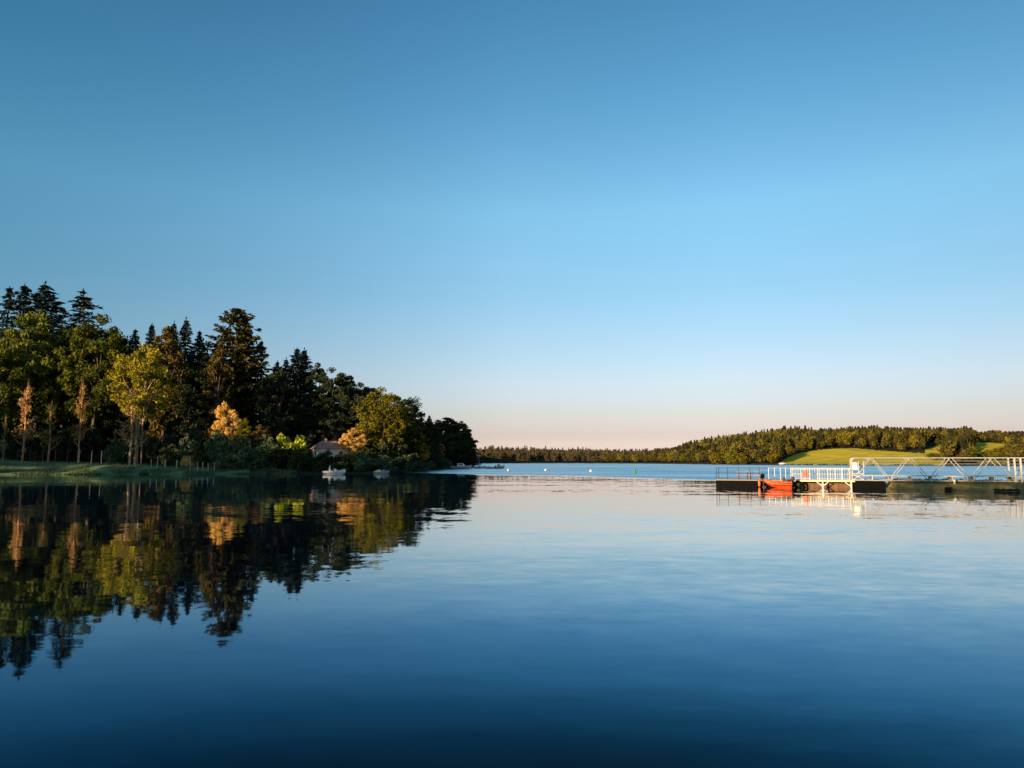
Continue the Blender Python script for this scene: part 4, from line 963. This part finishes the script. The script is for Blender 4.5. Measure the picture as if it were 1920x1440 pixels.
# ------------------------------------------------------------------ boats by the left shore
def hull(Lh, B, H, bow_rake=.5, flare=.75, rocker=.1):
    secs = []
    for u, wv, k, sh in [(0, .86, 0, 0), (.12, .95, 0, 0), (.4, 1, 0, 0), (.65, .86, .02, .10), (.82, .58, .15, .26), (.94, .26, .45, .44), (1.0, .03, .95, .56)]:
        x = Lh * u; w_ = B / 2 * wv; zt = H * (1 + sh); zb = -.15 + H * k + (.0)
        secs.append([(x, -w_, zt), (x - .0, -w_ * flare, H * .35 + zb * .3), (x, -w_ * .25, zb), (x, w_ * .25, zb), (x, w_ * flare, H * .35 + zb * .3), (x, w_, zt), (x, w_ * .88, zt + .02), (x, -w_ * .88, zt + .02)])
    return secs
def motorboat(px0, px1, Yb_, name, label, H=.75, rz=0, cabin=0, mast=0, person=False, stripe='hull_blue', flip=False, group=None, hullm='hull_white'):
    x0 = X(px0, Yb_); Lh = (px1 - px0) / FPX * Yb_
    e = empty(name, (X(px1, Yb_) if flip else x0, Yb_, 0), rz + (math.pi if flip else 0)); tag(e, label, 'boat', group)
    B = Lh * .36; m = MB(); m.loft(hull(Lh, B, H)); m.build('hull', M[hullm], e, smooth=True)
    m = MB()
    for sg in (-1, 1): m.loft([[(x, sg * (B / 2 * wv + .012), z0), (x, sg * (B / 2 * wv + .02), z0 + .1), (x, sg * (B / 2 * wv - .05), z0 + .1), (x, sg * (B / 2 * wv - .05), z0)] for x, wv, z0 in [(.02, .80, .18), (Lh * .12, .88, .18), (Lh * .4, .92, .18), (Lh * .65, .79, .22)]])
    m.build('stripe', M[stripe], e)
    if cabin:
        m = MB(); a, b = Lh * .3, Lh * .72; w_ = B * .36
        m.loft([[(a, -w_, H), (b, -w_ * .8, H), (b, w_ * .8, H), (a, w_, H)], [(a + .05, -w_ * .92, H + cabin * .9), (b - cabin * .9, -w_ * .72, H + cabin * .9), (b - cabin * .9, w_ * .72, H + cabin * .9), (a + .05, w_ * .92, H + cabin * .9)],
                [(a + .1, -w_ * .8, H + cabin), (b - cabin * 1.0, -w_ * .6, H + cabin), (b - cabin, w_ * .6, H + cabin), (a + .1, w_ * .8, H + cabin)]])
        c = m.build('cabin', M[hullm], e)
        m = MB()
        for sg in (-1, 1): m.box(a + .3, sg * w_ * .97 - .012, H + cabin * .45, b - cabin * 1.05, sg * w_ * .97 + .012, H + cabin * .75)
        m.build('window', M['glass_dark'], c)
    else:
        m = MB(); m.loft([[(Lh * .5, -B * .3, H), (Lh * .66, -B * .22, H), (Lh * .66, B * .22, H), (Lh * .5, B * .3, H)], [(Lh * .5, -B * .26, H + .42), (Lh * .55, -B * .2, H + .42), (Lh * .55, B * .2, H + .42), (Lh * .5, B * .26, H + .42)]])
        m.build('windscreen', M['hull_white'], e)
        om = empty('outboard_motor', (-.12, 0, H)); om.parent = e
        m = MB(); m.loft([[(x * s_, y * s_, z) for x, y in [(-.2, -.15), (.14, -.15), (.18, 0), (.14, .15), (-.2, .15)]] for z, s_ in [(.0, .75), (.1, 1), (.32, .95), (.42, .6)]]); m.build('cowling', M['black_plastic'], om)
        m = MB(); m.tube([(0, 0, .05), (0, 0, -H - .3)], [.07, .04], 6); m.build('shaft', M['dark_metal'], om)
    m = MB(); m.tube([(Lh * .7, -B * .3, H * 1.1), (Lh * .86, -B * .2, H * 1.1 + .3), (Lh * .99, 0, H * 1.3 + .25), (Lh * .86, B * .2, H * 1.1 + .3), (Lh * .7, B * .3, H * 1.1)], .018, 5); m.build('bow_rail', M['galv'], e)
    if mast:
        m = MB(); m.tube([(Lh * .5, 0, H), (Lh * .5, 0, H + mast)], [.07, .05], 8); m.tube([(Lh * .5, 0, H + 1.0), (Lh * .12, 0, H + .95)], .05, 6); m.tube([(Lh * .5, 0, H + mast - .1), (Lh * .99, 0, H * 1.3)], .008, 4)
        m.build('mast', M['galv'], e, smooth=True)
    return e, Lh, B, H
e, Lh, B, H_ = motorboat(607, 648, 139, 'motorboat', 'white open motorboat drifting before the dark bushes with one person aboard', H=.6)
# the person in the stern, one continuous body, seated and leaning forward a little
def person(loc, rz, label):
    V0 = {'pelvis': (0, 0, .50), 'waist': (.03, 0, .70), 'chest': (.08, 0, .92), 'neck': (.11, 0, 1.08), 'head0': (.13, 0, 1.16), 'head1': (.14, 0, 1.30),
          'shL': (.08, .19, 1.0), 'elL': (.16, .25, .76), 'haL': (.38, .17, .74), 'shR': (.08, -.19, 1.0), 'elR': (.16, -.25, .76), 'haR': (.38, -.17, .74),
          'hiL': (.05, .1, .48), 'knL': (.46, .12, .52), 'anL': (.5, .12, .10), 'toL': (.66, .13, .06), 'hiR': (.05, -.1, .48), 'knR': (.46, -.12, .52), 'anR': (.5, -.12, .10), 'toR': (.66, -.13, .06)}
    rd = {'pelvis': .15, 'waist': .13, 'chest': .15, 'neck': .055, 'head0': .085, 'head1': .09, 'sh': .065, 'el': .045, 'ha': .035, 'hi': .09, 'kn': .06, 'an': .04, 'to': .04}
    ks = list(V0); E_ = [('pelvis', 'waist'), ('waist', 'chest'), ('chest', 'neck'), ('neck', 'head0'), ('head0', 'head1')]
    for s_ in 'LR': E_ += [('chest', 'sh' + s_), ('sh' + s_, 'el' + s_), ('el' + s_, 'ha' + s_), ('pelvis', 'hi' + s_), ('hi' + s_, 'kn' + s_), ('kn' + s_, 'an' + s_), ('an' + s_, 'to' + s_)]
    me = bpy.data.meshes.new('person'); me.from_pydata([V0[k] for k in ks], [(ks.index(a), ks.index(b)) for a, b in E_], []); me.update()
    o = bpy.data.objects.new('person', me); link(o); o.location = loc; o.rotation_euler = (0, 0, rz); me.materials.append(M['tarp_cream'])
    sk = o.modifiers.new('skin', 'SKIN'); o.modifiers.new('sub', 'SUBSURF').levels = 1; o.modifiers['sub'].render_levels = 2
    for k, v in zip(ks, me.skin_vertices[0].data):
        r_ = rd.get(k, rd.get(k[:2])); v.radius = (r_, r_)
    me.skin_vertices[0].data[0].use_root = True
    m = MB(); m.lathe([(.10, 1.20), (.115, 1.27), (.105, 1.36), (.05, 1.41), (.01, 1.42)], (.125, 0, 0), 12); h = m.build('cap', M['white_paint'], o, smooth=True)
    m = MB(); m.lathe([(.16, .5), (.155, .6), (.14, .7), (.165, .95), (.12, 1.05), (.07, 1.09)], (.05, 0, 0), 12); m.build('shirt', M['tarp_cream'], o, smooth=True)
    tag(o, label, 'person'); return o
person((e.location.x + Lh * .26, 139, H_ - .42), 0, 'person in pale clothes and a light cap sitting in the stern of the white motorboat')
# covered dinghy pulled up at the hedge
ce = empty('covered_dinghy', (X(701, 145), 145, 0)); tag(ce, 'small beached dinghy under a cream and blue cover at the hedge', 'boat')
cl_ = 29 / FPX * 145; m = MB(); m.loft(hull(cl_, 1.2, .38)); m.build('hull', M['post_wood'], ce, smooth=True)
def cover(x0, x1, h0, h1, nm, mt):
    m = MB(); m.loft([[(x, .6 * math.cos(t) * wv, .36 + hh * math.sin(t)) for t in np.linspace(0, math.pi, 9)] for x, hh, wv in [(x0, h0 * .3, .8), (x0 + (x1 - x0) * .3, h0, 1), (x0 + (x1 - x0) * .7, h1, 1), (x1, h1 * .45, .85)]]); m.build(nm, M[mt], ce, smooth=True)
cover(.15, cl_ * .5, .32, .5, 'cream_cover', 'tarp_cream'); cover(cl_ * .5 + .01, cl_ * .88, .5, .36, 'blue_cover', 'tarp_blue')
MO = 'boats moored off the point'
motorboat(846, 884, 238, 'cabin_cruiser', 'white cabin boat moored off the point, left of the masts', H=.75, cabin=.95, group=MO)
motorboat(888, 908, 240, 'sailing_boat', 'small sailing boat with a bare mast moored off the point', H=.6, cabin=.35, mast=4.6, group=MO)
motorboat(906, 928, 236, 'rowing_boat', 'low white boat moored between the mast and the dark cabin boat', H=.6, group=MO, flip=True)
motorboat(926, 946, 238, 'cabin_cruiser', 'dark hulled cabin boat furthest from the point', H=.7, cabin=.75, group=MO, hullm='tarp_cream', stripe='hull_blue')
# buoys
for px, py, mt, lab, sh in [(953, 883, 'white_paint', 'small white round buoy nearest the moored boats', 0), (1023, 882.5, 'white_paint', 'white round buoy left of the green one, farther from the dock', 0),
                            (1107.5, 884.5, 'white_paint', 'white round buoy next to the green buoy', 0), (1190, 887.5, 'green_paint', 'green conical channel buoy', 1)]:
    Yb_ = WY(py, px); m = MB()
    if sh: m.lathe([(.25, -.2), (.34, .05), (.3, .25), (.14, .7), (.06, 1.0), (.02, 1.02)], n=14)
    else: m.lathe([(.05, -.25), (.22, -.15), (.31, .05), (.29, .25), (.18, .42), (.06, .48), (.05, .56), (.01, .57)], n=14)
    o = m.build('buoy', M[mt], smooth=True); o.location = (X(px, Yb_), Yb_, 0); tag(o, lab, 'buoy', 'buoys on the open water')

# ------------------------------------------------------------------ grass and reeds
def blades(name, label, cat, n, posfn, hr, seed, lm):
    rng = np.random.default_rng(seed); Vs = []
    for _ in range(n):
        r_ = posfn(rng)
        if r_ is None: continue
        x, y, z = r_; h = rng.uniform(*hr); a = rng.uniform(0, 3.14); wv = rng.uniform(.02, .045) * (1 + h); lx_, ly_ = rng.normal(size=2) * h * .25
        ca, sa = math.cos(a) * wv, math.sin(a) * wv
        Vs += [(x - ca, y - sa, z - .05), (x + ca, y + sa, z - .05), (x + lx_, y + ly_, z + h)]
    Vs = np.array(Vs); o = new(name, np_mesh(name, Vs, F3=np.arange(len(Vs)).reshape(-1, 3)), M[lm]); tag(o, label, cat, kind='stuff')
def bank_pos(rng):
    px = rng.uniform(-120, 560); t = th(px); sr = float(shore_r(t)); r_ = sr + abs(rng.normal()) ** 1.3 * 5 - .4
    x = r_ * math.sin(R(t)); y = r_ * math.cos(R(t)); z = gz(x, y)
    if z < -.1 or r_ > sr + 20: return None
    if float(vnoise(np.array(x), np.array(y), .5)) < -.15: return None
    return (x, y, max(z, 0))
blades('bank_grass', 'tufts of dull green grass and reeds along the left bank', 'grass', 15000, bank_pos, (.15, .6), 21, 'leaf_hedge')
SV = [v for v in Vb if v[2] > .35]
def spit_pos(rng):
    v = SV[int(rng.integers(0, len(SV)))]
    if float(vnoise(np.array(v[0]), np.array(v[1]), 1.9)) < .1: return None
    return (v[0] + rng.normal() * .06, v[1] + rng.normal() * .06, v[2])
blades('weeds', 'thin dry weeds on the muddy spit under the gangway', 'grass', 5000, spit_pos, (.05, .22), 22, 'leaf_farolive')
